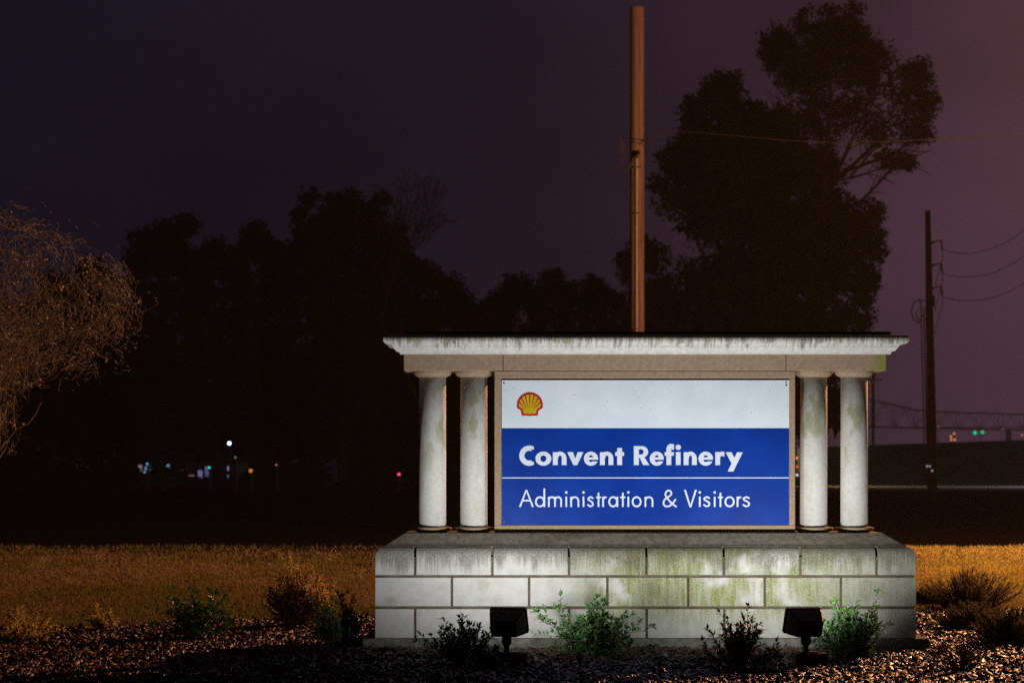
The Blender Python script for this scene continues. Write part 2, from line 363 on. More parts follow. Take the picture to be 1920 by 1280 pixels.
# ------------------------------------------------------------------ the monument sign
sign = empty('monument_sign', (sx(1210, 18.5), 18.55, 0))
tag(sign, 'white stone monument sign with four columns, moulded cornice and blue lettered panel on block base', 'monument sign')
bpy.context.view_layer.update()
SO = Vector(sign.location)
def part(name, bm, mat, parent=None, smooth=False):
    p = parent or sign
    if p is sign:
        for v in bm.verts: v.co -= SO
    return obj(name, bm, mat, p, smooth)
def zf(py): return sz(py, 18.0)
def xf(px): return sx(px, 18.0)
def base():
    bm = bmesh.new(); box(bm, (xf(680), 17.955, -.1), (xf(1741), 19.15, zf(1196))); bmesh.ops.bevel(bm, geom=bm.edges[:], offset=.006, segments=1, profile=.5, affect='EDGES')
    part('footing', bm, MT['foot'])
    bm = bmesh.new(); box(bm, (xf(703)+.014, 18.013, zf(1196)), (xf(1718)-.014, 19.087, zf(1025)-.078)); box(bm, (xf(703)+.06, 18.06, zf(1025)-.0785), (xf(1718)-.06, 19.04, zf(1025)-.008)); part('core', bm, MT['mortar'])
    rows = [(1025, 1077.5, [703, 778, 923, 1067, 1212, 1357, 1501, 1644, 1718]), (1082, 1136, [703, 847, 992, 1139, 1290, 1434, 1577, 1718]), (1141, 1196, [703, 778, 923, 1067, 1212, 1358, 1502, 1644, 1718])]
    rr = random.Random(3)
    for ri, (t, b, js) in enumerate(rows):
        for i in range(len(js)-1):
            x0 = xf(js[i])+(.009 if i else 0); x1 = xf(js[i+1])-(.009 if i < len(js)-2 else 0)
            for back in (0, 1):
                o = rr.uniform(-.002, .002); y0, y1 = (18.0+o, 18.54) if not back else (18.56, 19.1)
                z0, z1 = zf(b)+(.002 if ri == 2 else 0), zf(t)
                bm = bmesh.new(); box(bm, (x0, y0, z0), (x1, y1, z1))
                if ri == 0:
                    yf = y0 if not back else y1
                    sel = []
                    for e in bm.edges:
                        a, c = e.verts[0].co, e.verts[1].co
                        top = a.z > z1-.001 and c.z > z1-.001
                        if top and abs(a.y-yf) < .001 and abs(c.y-yf) < .001: sel.append(e)
                        if i == 0 and top and abs(a.x-x0) < .001 and abs(c.x-x0) < .001: sel.append(e)
                        if i == len(js)-2 and top and abs(a.x-x1) < .001 and abs(c.x-x1) < .001: sel.append(e)
                    bmesh.ops.bevel(bm, geom=sel, offset=.075, segments=7, profile=.5, affect='EDGES', clamp_overlap=True)
                sharp = [e for e in bm.edges if len(e.link_faces) == 2 and e.calc_face_angle(0) > .5]
                bmesh.ops.bevel(bm, geom=sharp, offset=.0045, segments=2, profile=.5, affect='EDGES')
                part('stone_block', bm, MT['block'])
    # sloping cap
    zb = zf(1025)+.001; zt = .918; bm = bmesh.new()
    def ring(i, z): return [bm.verts.new(c) for c in ((xf(703)+i, 18+i, z), (xf(1718)-i, 18+i, z), (xf(1718)-i, 19.1-i, z), (xf(703)+i, 19.1-i, z))]
    rg = [ring(.064, zb-.03), ring(.064, zb+.002), ring(.078, zb+.008), ring(.222, zt-.004), ring(.230, zt)]
    for a, b in zip(rg, rg[1:]):
        for k in range(4): bm.faces.new((a[k], a[(k+1) % 4], b[(k+1) % 4], b[k]))
    bm.faces.new(rg[-1]); bm.faces.new(rg[0][::-1])
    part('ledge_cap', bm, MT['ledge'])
base()
ZT = .918
YC = 18.45
def columns():
    zt = sz(694, 18.40)-.002
    H = zt-ZT
    for c in (811, 888.5, 1525.5, 1601.5):
        R = .5*51.0*YC/F; x = sx(c, YC)
        bm = bmesh.new(); lathe(bm, [(R, .045), (R*.995, H*.5), (R*.985, H-.052)], (x, YC, ZT), 48)
        col = part('column', bm, MT['column'], None, True)
        for f in col.data.polygons:
            if len(f.vertices) > 8: f.use_smooth = False
        r2 = .158
        bm = bmesh.new(); lathe(bm, [(.108, .0), (.125, .004), (.143, .012), (.154, .023), (.158, .034), (.152, .040), (.118, .0455), (R+.004, .0475)], (x, YC, ZT), 48)
        part('column_base', bm, MT['tan'], None, True)
        bm = bmesh.new(); lathe(bm, [(R+.003, H-.054), (R+.008, H-.050), (R+.018, H-.045), (.142, H-.036), (.151, H-.024), (.155, H-.008), (.155, H)], (x, YC, ZT), 48)
        part('column_capital', bm, MT['tan'], None, True)
columns()
YE = 18.29
def entab():
    z0, z1 = sz(694.5, YE), sz(663, YE); ye = 18.76
    xs_ = [sx(757, YE), sx(943, YE), sx(1474, YE), sx(1662, YE)]
    for i in range(3):
        bm = bmesh.new(); box(bm, (xs_[i]+(.002 if i else 0), YE+(.003 if i == 1 else 0), z0), (xs_[i+1]-(.002 if i < 2 else 0), ye, z1+.002))
        bmesh.ops.bevel(bm, geom=bm.edges[:], offset=.004, segments=1, profile=.5, affect='EDGES'); part('beam', bm, MT['tan'])
    # cornice: mitred moulding swept round the beam
    k = 18.2/F
    P = [(0, 663), (.03, 663), (.034, 659), (.06, 657), (.064, 655.5), (.082, 651), (.085, 648), (.088, 647), (.108, 646), (.113, 645)]
    prof = [(o, sz(y, 18.20)) for o, y in P]
    zc = sz(636, 18.12); r = .034
    for a in range(-70, 91, 16): prof.append((.122+r*math.cos(math.radians(a)), zc+r*math.sin(math.radians(a))))
    prof.append((.06, zc+r+.004)); prof.append((.02, zc+r+.006))
    bm = bmesh.new(); rings = []
    for o, z in prof:
        o2 = o
        rings.append([bm.verts.new(c) for c in ((xs_[0]-o2, YE-o2, z), (xs_[3]+o2, YE-o2, z), (xs_[3]+o2, ye+o2, z), (xs_[0]-o2, ye+o2, z))])
    for a, b in zip(rings, rings[1:]):
        for q in range(4): bm.faces.new((a[q], a[(q+1) % 4], b[(q+1) % 4], b[q]))
    bm.faces.new(rings[-1]); bm.faces.new(rings[0][::-1])
    part('cornice', bm, MT['cornice'])
    zt = zc+r+.004; bm = bmesh.new(); box(bm, (sx(757, YE), YE+.05, zt-.005), (sx(1672, YE), ye-.02, zt+.036)); part('roof_cap', bm, MT['roof'])
entab()
YP = 18.37; YF = 18.32
def panel():
    x0, x1, zt, zb = sx(927, YF), sx(1491, YF), sz(695.5, YF), ZT+.004
    xi0, xi1, zi, zib = sx(940, YF), sx(1480, YF), sz(709, YF), sz(984, YF)
    for a, b in (((x0, YF, zi), (x1, YF+.14, zt)), ((x0, YF, zb), (x1, YF+.14, zib)), ((x0, YF+.001, zib), (xi0, YF+.14, zi)), ((xi1, YF+.001, zib), (x1, YF+.14, zi))):
        bm = bmesh.new(); box(bm, a, b); bmesh.ops.bevel(bm, geom=bm.edges[:], offset=.004, segments=1, profile=.5, affect='EDGES'); part('panel_frame', bm, MT['tan'])
    bm = bmesh.new(); box(bm, (xi0, YF+.06, zib), (xi1, YF+.10, zi)); part('backing_board', bm, MT['black'])
    yf = YF+.012; x0, x1 = sx(941, yf), sx(1479.5, yf); zt = sz(712.5, yf); zb = sz(983.5, yf)
    bm = bmesh.new(); box(bm, (x0, yf, zb), (x1, yf+.012, zt)); face = part('sign_face', bm, MT['white'])
    zs = sz(802.5, yf); zl = sz(895.5, yf); hl = 1.0*yf/F
    for a, b in ((zl+hl, zs), (zb, zl-hl)):
        bm = bmesh.new(); box(bm, (x0+.0005, yf-.0016, a), (x1-.0005, yf+.001, b))
        part('blue_field', bm, MT['blue'])
    for px, py in ((945, 718), (1474, 717), (1474, 722), (945, 978)):
        bm = bmesh.new(); bmesh.ops.create_cone(bm, cap_ends=True, segments=10, radius1=.007, radius2=.005, depth=.006, matrix=Matrix.Translation((sx(px, yf), yf-.003, sz(py, yf)))@Matrix.Rotation(math.pi/2, 4, 'X'))
        part('screw', bm, MT['black'] if py < 900 else MT['conduit'])
    return yf
YS = panel()

# ---- lettering: every glyph is cut from signed distance shapes, units = 1/3.49 photograph pixel
U = 1/3.491*YS/F
def poly(X, Y, pts):
    d = -1e9; n = len(pts); A = sum(pts[i][0]*pts[(i+1) % n][1]-pts[(i+1) % n][0]*pts[i][1] for i in range(n)); s = 1 if A > 0 else -1
    for i in range(n):
        (a, b), (c, e) = pts[i], pts[(i+1) % n]; l = math.hypot(c-a, e-b); d = np.maximum(d, s*((e-b)*(X-a)-(c-a)*(Y-b))/l)
    return d
def rect(X, Y, a, b, c, d): return poly(X, Y, [(a, b), (c, b), (c, d), (a, d)])
def ell(X, Y, cx, cy, rx, ry): return (np.sqrt(((X-cx)/rx)**2+((Y-cy)/ry)**2)-1)*min(rx, ry)
def ring(X, Y, cx, cy, rx, ry, tx, ty): return np.maximum(ell(X, Y, cx, cy, rx, ry), -ell(X, Y, cx, cy, rx-tx, ry-ty))
def stroke(X, Y, pts, w):
    d = 1e9
    for (a, b), (c, e) in zip(pts, pts[1:]):
        vx, vy = c-a, e-b; t = np.clip(((X-a)*vx+(Y-b)*vy)/(vx*vx+vy*vy+1e-9), 0, 1); d = np.minimum(d, np.hypot(X-a-t*vx, Y-b-t*vy))
    return d-w/2
def mn(*a): return np.minimum.reduce(np.broadcast_arrays(*a))
def mx(*a): return np.maximum.reduce(np.broadcast_arrays(*a))
def spl(p, n=8):
    o = []; P = [p[0]]+list(p)+[p[-1]]
    for i in range(1, len(P)-2):
        for k in range(n):
            t = k/n; a, b, c, d = (np.array(P[i+q], float) for q in (-1, 0, 1, 2))
            o.append(tuple(.5*(2*b+(c-a)*t+(2*a-5*b+4*c-d)*t*t+(3*b-a-3*c+d)*t**3)))
    o.append(tuple(p[-1])); return o
XH = 85
def b_o(X, Y, a, b): return ring(X, Y, (a+b)/2, 42, (b-a)/2, 46, 32, 25)
def b_n(X, Y, a, b):
    st = rect(X, Y, a, 0, a+32, XH-1); r = ring(X, Y, (a+b)/2+2, 42, (b-a)/2-2, 46, 31, 25)
    return mn(st, mx(r, 42-Y, a+4-X), rect(X, Y, b-32, 0, b, 43))
def b_e(X, Y, a, b):
    cx = (a+b)/2; r = ring(X, Y, cx, 42, (b-a)/2, 46, 31, 23); gap = rect(X, Y, cx, 24, b+20, 35)
    return mn(mx(r, -gap), mx(rect(X, Y, a+12, 35, b-1, 51), ell(X, Y, cx, 42, (b-a)/2, 46)))
def B(ch):
    a, b = ch[1], ch[2]; c = ch[0]
    if c == 'C': return lambda X, Y: mx(ring(X, Y, a+66, 61.5, 66, 66, 34, 34), X-b, -mx((a+80)-X, np.abs(Y-61.5)-40+0*X, -(X-(a+70))))
    if c == 'o': return lambda X, Y: b_o(X, Y, a, b)
    if c == 'n': return lambda X, Y: b_n(X, Y, a, b)
    if c == 'e': return lambda X, Y: b_e(X, Y, a, b)
    if c == 'v':
        m = (a+b)/2; return lambda X, Y: mn(poly(X, Y, [(a, 85), (a+37, 85), (m+9, 20), (m+9, -1), (m-12, -1)]), poly(X, Y, [(b, 85), (b-37, 85), (m-9, 20), (m-9, -1), (m+12, -1)]))
    if c == 't': return lambda X, Y: mn(rect(X, Y, a+13, 0, a+45, 112), rect(X, Y, a, 60, b, 85))
    if c == 'R': return lambda X, Y: mn(rect(X, Y, a, 0, a+33, 124), mx(ring(X, Y, a+50, 86, 44, 38, 30, 21), a+50-X), rect(X, Y, a+20, 103, a+52, 124), rect(X, Y, a+20, 48, a+52, 69), poly(X, Y, [(a+32, 62), (a+62, 62), (b, 0), (b-41, 0)]))
    if c == 'f': return lambda X, Y: mn(rect(X, Y, a+11, 0, a+43, 102), rect(X, Y, a, 61, b-1, 85), mx(ring(X, Y, a+44, 103, 33, 36, 32, 25), 100-Y, X-b), )
    if c == 'i': return lambda X, Y: mn(rect(X, Y, a+2, 0, a+33, 85), ell(X, Y, a+17.5, 116, 17.5, 17.5))
    if c == 'r': return lambda X, Y: mn(rect(X, Y, a, 0, a+32, 85), mx(ring(X, Y, a+46, 42, 38, 46, 28, 27), 55-Y, X-b, a+20-X))
    if c == 'y': return lambda X, Y: mn(poly(X, Y, [(b, 84), (b-37, 84), (a+13, -42), (a+50, -42)]), poly(X, Y, [(a, 84), (a+38, 84), (a+70, 24), (a+58, 0), (a+44, 0)]))
LX = 68; w_ = 11.5
def l_arch(X, Y, a, b):
    cx, rx = (a+b)/2, (b-a)/2; return mn(mx(ring(X, Y, cx, LX-rx*1.05+2, rx, rx*1.05, w_, w_), LX-rx*1.05+2-Y), rect(X, Y, b-w_, 0, b, LX-rx*1.05+3), rect(X, Y, a, 0, a+w_, LX-1))
def Lt(ch):
    a, b = ch[1], ch[2]; c = ch[0]; m = (a+b)/2
    if c == 'A': return lambda X, Y: mn(stroke(X, Y, [(a+6, 0), (m, 106)], 12), stroke(X, Y, [(b-6, 0), (m, 106)], 12), rect(X, Y, a+24, 34, b-24, 45)) if False else mx(mn(poly(X, Y, [(a, 0), (a+13, 0), (m+5, 112), (m-5, 112)]), poly(X, Y, [(b, 0), (b-13, 0), (m-5, 112), (m+5, 112)]), rect(X, Y, a+24, 36, b-24, 47)), -Y)
    if c == 'd': return lambda X, Y: mn(ring(X, Y, (a+b-2)/2, 34, (b-a-2)/2, 36, w_, w_), rect(X, Y, b-w_, 0, b, 121))
    if c == 'a': return lambda X, Y: mn(ring(X, Y, (a+b-2)/2, 34, (b-a-2)/2, 36, w_, w_), rect(X, Y, b-w_, 0, b, 68))
    if c == 'o': return lambda X, Y: ring(X, Y, m, 34, (b-a)/2, 36, w_, w_)
    if c == 'm': return lambda X, Y: mn(l_arch(X, Y, a, m+w_/2), l_arch(X, Y, m-w_/2, b))
    if c == 'n': return lambda X, Y: l_arch(X, Y, a, b)
    if c == 'i': return lambda X, Y: mn(rect(X, Y, m-w_/2, 0, m+w_/2, 68), ell(X, Y, m, 95, 8.5, 8.5))
    if c == 't': return lambda X, Y: mn(rect(X, Y, m-w_/2, 0, m+w_/2, 93), rect(X, Y, a, 57, b, 68))
    if c == 'r': return lambda X, Y: mn(rect(X, Y, a, 0, a+w_, 68), mx(stroke(X, Y, spl([(a+6, 46), (a+13, 58), (a+22, 64), (b+2, 61)]), 11), X-b))
    if c == 's':
        p = spl([(b-7, 57), (m+2, 65), (a+8, 58), (a+7, 48), (m, 38), (b-8, 27), (b-7, 12), (m-2, 4), (a+4, 14)]); return lambda X, Y: stroke(X, Y, p, 11)
    if c == 'V': return lambda X, Y: mn(poly(X, Y, [(a, 112), (a+13, 112), (m+5, -3), (m-5, -3)]), poly(X, Y, [(b, 112), (b-13, 112), (m-5, -3), (m+5, -3)]))
    if c == '&':
        p = spl([(b-3, 2), (m+12, 26), (m-22, 66), (m-27, 86), (m-18, 103), (m-2, 107), (m+10, 98), (m+11, 84), (m-2, 70), (m-26, 54), (a+8, 36), (a+8, 16), (m-25, 4), (m-2, 6), (m+20, 24), (b-8, 48)]); return lambda X, Y: stroke(X, Y, p, 11)
def glyph_mesh(fn, a, b, y0, y1, y, ox, oz, step=1.6):
    """contour fn<0 on a grid -> flat mesh facing the viewer"""
    gx = np.arange(a-6, b+8, step); gy = np.arange(y0-6, y1+8, step); X, Y = np.meshgrid(gx, gy); D = fn(X, Y)
    D = np.where(np.abs(D) < 1e-6, 1e-6, D)
    V = []; idx = {}; Fs = []
    def vid(k, p):
        if k not in idx: idx[k] = len(V); V.append(p)
        return idx[k]
    ins = D < 0; n, m = D.shape
    cnt = ins[:-1, :-1].astype(int)+ins[1:, :-1]+ins[:-1, 1:]+ins[1:, 1:]
    for i, j in zip(*np.nonzero(cnt)):
        cs = [(i, j), (i, j+1), (i+1, j+1), (i+1, j)]; f = []
        for k in range(4):
            p, q = cs[k], cs[(k+1) % 4]
            if ins[p]: f.append(vid(p, (gx[p[1]], gy[p[0]])))
            if ins[p] != ins[q]:
                t = D[p]/(D[p]-D[q]); key = (min(p, q), max(p, q), 'e')
                f.append(vid(key, (gx[p[1]]+t*(gx[q[1]]-gx[p[1]]), gy[p[0]]+t*(gy[q[0]]-gy[p[0]]))))
        if len(f) > 2: Fs.append(f)
    V3 = [(ox+v[0]*U, y, oz+v[1]*U) for v in V]
    return V3, Fs
def text_line(chars, maker, base_py, y0, y1, name):
    oz = sz(base_py, YS); ox = sx(930, YS)
    for ch in chars:
        V, Fs = glyph_mesh(maker(ch), ch[1], ch[2], y0, y1, YS-.0022, ox, oz)
        me = bpy.data.meshes.new(name); me.from_pydata([tuple(Vector(v)-SO) for v in V], [], Fs); me.materials.append(MT['letter'])
        bm = bmesh.new(); bm.from_mesh(me)
        bmesh.ops.dissolve_limit(bm, angle_limit=.02, verts=bm.verts[:], edges=bm.edges[:])
        r = bmesh.ops.extrude_face_region(bm, geom=bm.faces[:])
        for v in [g for g in r['geom'] if isinstance(g, bmesh.types.BMVert)]: v.co.y -= .0016
        bmesh.ops.recalc_face_normals(bm, faces=bm.faces[:]); bm.to_mesh(me); bm.free()
        link(name, me, sign)
text_line([('C', 152, 248), ('o', 258, 362), ('n', 372, 462), ('v', 466, 572), ('e', 575, 668), ('n', 680, 768), ('t', 780, 838), ('R', 902, 1004), ('e', 1006, 1098), ('f', 1104, 1165), ('i', 1175, 1210), ('n', 1228, 1314), ('e', 1325, 1420), ('r', 1435, 1495), ('y', 1503, 1615)], B, 871.4, -45, 142, 'letter')
text_line([('A', 150, 248), ('d', 255, 322), ('m', 340, 432), ('i', 452, 468), ('n', 486, 545), ('i', 565, 580), ('s', 598, 640), ('t', 655, 687), ('r', 695, 724), ('a', 735, 800), ('t', 813, 847), ('i', 858, 874), ('o', 888, 953), ('n', 972, 1030), ('&', 1090, 1182), ('V', 1230, 1315), ('i', 1325, 1342), ('s', 1357, 1402), ('i', 1422, 1440), ('t', 1452, 1486), ('o', 1495, 1562), ('r', 1575, 1605), ('s', 1615, 1662)], Lt, 949.8, -6, 124, 'letter')

def emblem():
    # scallop shell emblem, traced in 1/10.67 photograph pixel from (930,700)
    def P(x, y): return (sx(930+x/10.67, YS), sz(700+y/10.67, YS))
    def plate(name, pts, y, mat, parent):
        bm = bmesh.new(); vs = [bm.verts.new((a, y, b)) for a, b in pts]; f = bm.faces.new(vs)
        r = bmesh.ops.extrude_face_region(bm, geom=[f])
        for v in [g for g in r['geom'] if isinstance(g, bmesh.types.BMVert)]: v.co.y -= .001
        bmesh.ops.triangulate(bm, faces=bm.faces[:]); bmesh.ops.recalc_face_normals(bm, faces=bm.faces[:])
        for v in bm.verts: v.co -= SO
        return obj(name, bm, mat, parent)
    cx, cy = 677, 635
    def arc(rx, ry, a0, a1, n=28, oy=0): return [P(cx+rx*math.cos(math.radians(a0+(a1-a0)*i/n)), cy+oy-ry*math.sin(math.radians(a0+(a1-a0)*i/n))) for i in range(n+1)]
    out = [P(935, 688)]+arc(262, 264, -4, 184)+[P(418, 688), P(500, 742), P(512, 843), P(650, 843), P(660, 850), P(676, 856), P(692, 850), P(702, 843), P(838, 843), P(850, 742)]
    e = tag(plate('shell_emblem', out, YS-.0004, MT['lred'], sign), 'red and yellow scallop shell emblem')
    inn = [P(893, 655)]+arc(219, 217, -3, 183)+[P(460, 655), P(540, 716), P(552, 800), P(650, 800), P(662, 806), P(676, 812), P(690, 806), P(702, 800), P(798, 800), P(814, 716)]
    plate('shell_field', inn, YS-.0018, MT['lyel'], e)
    tips = [(467, 572), (516, 502), (590, 448), (676, 424), (762, 448), (838, 502), (886, 572)]
    ends = [(592, 708), (608, 692), (636, 690), (676, 690), (716, 690), (744, 692), (762, 708)]
    for (tx, ty), (ex, ey) in zip(tips, ends):
        dx, dy = ex-tx, ey-ty; l = math.hypot(dx, dy); nx, ny = -dy/l, dx/l
        tx -= dx/l*14; ty -= dy/l*14
        plate('shell_rib', [P(tx+nx*14, ty+ny*14), P(tx-nx*14, ty-ny*14), P(ex-nx*2.5, ey-ny*2.5), P(ex+nx*2.5, ey+ny*2.5)], YS-.0032, MT['lred'], e)
emblem()
for o_ in (sign,): pass

def nest():    # dry wisps caught under the top of the frame and beside the last column
    rr = random.Random(8); segs = []
    for (px, py, n, s, d) in ((955, 708, 14, .03, 18.36), (1382, 668, 5, .015, 18.32), (925, 704, 10, .02, 18.4), (849, 698, 8, .014, 18.34)):
        for _ in range(n):
            p = np.array([sx(px, d)+rr.gauss(0, s*.6), d-.01, sz(py, d)+rr.gauss(0, s*.35)]); q = p+np.array([rr.gauss(0, s), -rr.random()*.02, rr.gauss(0, s*.7)]); segs.append((p-SO, q-SO, .0025, .001))
    V, Fc = tube_np(segs, 3); tag(mesh_np('dirt_wisps', V, Fc, MT['black'], sign), kind='stuff')
    segs = []
    p0 = np.array([sx(1646, 18.7), 18.74, sz(696, 18.7)])
    for k in range(5):
        a = p0+np.array([rr.gauss(0, .006), 0, 0])
        for j in range(7):
            b = a+np.array([-.010+rr.gauss(0, .004), 0, -.028]); segs.append((a-SO, b-SO, .0028, .0022)); a = b
    V, Fc = tube_np(segs, 4); mesh_np('hanging_vine', V, Fc, MT['dry'], sign)
nest()

# ------------------------------------------------------------------ ground floodlights
def floodlight(px, y, aim, power, yawdeg, footc, label):
    x = sx(px, y); power = power; root = empty('floodlight', (x, y, 0)); tag(root, label, 'floodlight', 'ground floodlights aimed at the sign')
    bm = bmesh.new(); box(bm, (-.085+footc, -.10, -.04), (.145+footc, .10, .118)); bmesh.ops.bevel(bm, geom=bm.edges[:], offset=.006, segments=1, profile=.5, affect='EDGES')
    obj('footing_block', bm, MT['brick'], root)
    bm = bmesh.new(); box(bm, (-.05+footc, -.065, .119), (.08+footc, .065, .127)); obj('mounting_plate', bm, MT['black'], root)
    bm = bmesh.new(); lathe(bm, [(.030, .127), (.020, .135), (.019, .165), (.030, .172), (.036, .195), (.026, .235)], (0, 0, 0), 16); obj('swivel_stem', bm, MT['black'], root, True)
    bm = bmesh.new(); lathe(bm, [(.02, -.035), (.026, -.03), (.026, .03), (.02, .035)], (0, 0, 0), 14)
    bmesh.ops.transform(bm, matrix=Matrix.Translation((0, 0, .205))@Matrix.Rotation(math.pi/2, 4, 'Y'), verts=bm.verts); obj('swivel_joint', bm, MT['black'], root, True)
    # flared housing: narrow back, wide belly, short hood to the glass; local +Y is the beam
    tilt = math.radians(20); R = Matrix.Translation((0, .01, .318))@Matrix.Rotation(math.radians(yawdeg), 4, 'Z')@Matrix.Rotation(tilt, 4, 'X')@Matrix.Diagonal((.88, .85, .80, 1))
    def sect(bm, y_, w, h, r=.022, dz=0):
        vs = []
        for cxs, czs, a0 in ((1, 1, 0), (-1, 1, 90), (-1, -1, 180), (1, -1, 270)):
            for k in range(5):
                a = math.radians(a0+k*22.5); vs.append(bm.verts.new((cxs*(w/2-r)+r*math.cos(a), y_, czs*(h/2-r)+r*math.sin(a)+dz)))
        return vs
    def loft(secs):
        bm = bmesh.new(); rr_ = [sect(bm, *s) for s in secs]; n = len(rr_[0])
        for a, b in zip(rr_, rr_[1:]):
            for i in range(n): bm.faces.new((a[i], b[i], b[(i+1) % n], a[(i+1) % n]))
        bm.faces.new(rr_[0]); bm.faces.new(rr_[-1][::-1]); bmesh.ops.recalc_face_normals(bm, faces=bm.faces[:]); bmesh.ops.transform(bm, matrix=R, verts=bm.verts); return bm
    obj('housing', loft([(-.105, .212, .150, .02), (-.098, .222, .160, .02), (.02, .285, .215, .018), (.075, .300, .232, .016)]), MT['black'], root)
    obj('bezel', loft([(.075, .312, .244, .02), (.098, .312, .244, .02)]), MT['black'], root)
    obj('glass', loft([(.097, .272, .204, .015), (.1005, .272, .204, .015)]), MT['glassl'], root)
    c = Vector((x, y, 0))+(R@Vector((0, .15, .03)))
    L = lamp('floodlight_beam', 'SPOT', c, power, (1.0, 1.0, .97), .075, aim, 172, 1.0)
floodlight(950, FLOOD[0][0][1], FLOOD[0][1], FLOOD[0][2], -16, -.0, 'black ground floodlight between the low dark shrub and the brightly lit green shrub')
floodlight(1511, FLOOD[1][0][1], FLOOD[1][1], FLOOD[1][2], 16, .0, 'black ground floodlight on a reddish footing, before the bright shrub at the right')

# ------------------------------------------------------------------ shrubs
def leaf_quads(P, D, L, Wd, up):
    """folded diamond leaves: P base, D direction, L length"""
    S_ = np.cross(D, up); S_ /= np.linalg.norm(S_, axis=1, keepdims=True)+1e-9; Nn = np.cross(S_, D)
    L = L[:, None]; Wd = Wd[:, None]
    a = P; b = P+D*L*.45+S_*Wd+Nn*Wd*.35; c = P+D*L-Nn*L*.12; d = P+D*L*.45-S_*Wd+Nn*Wd*.35; m = P+D*L*.5
    V = np.stack([a, b, c, d, m], 1).reshape(-1, 3); k = np.arange(len(P))[:, None]*5
    Fc = np.concatenate([k+np.array([[0, 1, 4]]), k+np.array([[1, 2, 4]]), k+np.array([[2, 3, 4]]), k+np.array([[3, 0, 4]])], 0)
    return V, Fc
def shrub(px, basepy, wpx, hpx, seed, mat, label, nstem=16, leafL=.05, leafW=.0085, per=21, d=None, name='leafy_shrub', tips=None, upb=.75, depth=.8, sub=6, start=.2, grp='leafy shrubs in the mulch bed'):
    r = np.random.RandomState(seed); d = d or EYE*F/(basepy-HZ); s = d/F; x0 = sx(px, d)
    root = empty(name, (x0, d, 0)); tag(root, label, 'shrub', grp)
    Rw, H = wpx*s*.62, hpx*s
    segs = []; LP, LD = [], []
    tg = []
    for i in range(nstem):
        a = r.rand()*2*math.pi; q = math.sqrt(r.rand()); hh = H*(1-.55*q**2)*r.uniform(.72, 1.0)
        tg.append((Rw*q*math.cos(a)*.95, Rw*depth*q*math.sin(a), hh))
    if tips is not None:
        for (tx, ty) in tips: tg.append(((tx-px)*s, r.uniform(-.1, .1), (basepy-ty)*s))
    def grow(p, q, rad, lev, leaves):
        n = 5; mid = (p+q)/2+np.array([0, 0, -.12*np.linalg.norm(q-p)])+r.randn(3)*.06*np.linalg.norm(q-p)
        pts = [p*(1-t)**2+2*mid*t*(1-t)+q*t*t for t in np.linspace(0, 1, n+1)]
        for k in range(n): segs.append((pts[k], pts[k+1], rad*(1-.7*k/n), rad*(1-.7*(k+1)/n)))
        m = leaves
        for t in np.linspace(start, 1, m)+r.uniform(-.02, .02, m):
            t = min(max(t, 0), 1); k = min(int(t*n), n-1); c = pts[k]+(pts[k+1]-pts[k])*(t*n-k); dr = pts[k+1]-pts[k]; dr = dr/(np.linalg.norm(dr)+1e-9)
            v = r.randn(3); v -= v.dot(dr)*dr; v /= np.linalg.norm(v)+1e-9
            v = dr*.55+v+np.array([0, 0, .35]); v /= np.linalg.norm(v); LP.append(c); LD.append(v)
        for _ in range(4):
            v = dr*1.2+r.randn(3)*.5; v /= np.linalg.norm(v); LP.append(pts[-1]); LD.append(v)
        if lev > 0:
            for _ in range(sub):
                t = r.uniform(.3, .9); k = min(int(t*n), n-1); c = pts[k]; l = np.linalg.norm(q-p)*r.uniform(.22, .5)
                v = (pts[k+1]-pts[k]); v = v/(np.linalg.norm(v)+1e-9)+r.randn(3)*.75+np.array([0, 0, .2]); v /= np.linalg.norm(v)
                grow(c, c+v*l, rad*.5, lev-1, max(4, int(leaves*.55)))
    for t in tg:
        p = np.array([r.uniform(-.04, .04), r.uniform(-.04, .04), 0]); grow(p, np.array(t, float), .006, 1, int(per*.7))
    V, Fc = tube_np(segs, 4); mesh_np('stems', V, Fc, MT['bark'], root)
    P = np.array(LP); D = np.array(LD); keep = P[:, 2] > .005; P, D = P[keep], D[keep]; n = len(P)
    V, Fc = leaf_quads(P, D, r.uniform(.6, 1.15, n)*leafL, r.uniform(.7, 1.2, n)*leafW, r.randn(n, 3)*.3+np.array([0, 0, 1.]))
    tag(mesh_np('foliage', V, Fc, mat, root), kind='stuff')
    return root
shrub(862, 1250, 150, 88, 11, MT['leaf'], 'low dark leafy shrub in the mulch in front of the left floodlight footing', 17, tips=[(862, 1158), (828, 1180), (790, 1190), (898, 1180), (925, 1190)])
shrub(1108, 1232, 118, 100, 12, MT['leaf'], 'brightly lit green shrub with a long side shoot, standing against the middle of the base', 22, leafL=.058, leafW=.0125, per=24, d=17.35, tips=[(1012, 1146), (1040, 1138), (1118, 1122), (1135, 1130), (1170, 1150), (1195, 1165), (1210, 1212)])
shrub(1385, 1262, 120, 96, 13, MT['leafd'], 'rounded dark reddish shrub before the base, just left of the right floodlight', 20, per=26, tips=[(1365, 1162), (1408, 1160), (1325, 1215), (1455, 1215)])
shrub(1592, 1236, 95, 100, 14, MT['leaf'], 'bright green and red tipped shrub lit from behind the right floodlight', 22, leafL=.056, leafW=.012, per=24, d=17.1, tips=[(1568, 1125), (1590, 1140), (1645, 1140), (1625, 1165), (1640, 1175), (1540, 1165)])
shrub(375, 1200, 120, 75, 15, MT['leaf'], 'dark glossy shrub with two upright shoots on the left mulch by the lawn edge', 18, leafL=.055, leafW=.015, tips=[(355, 1106), (362, 1112), (405, 1108), (420, 1118), (320, 1122), (335, 1135)])
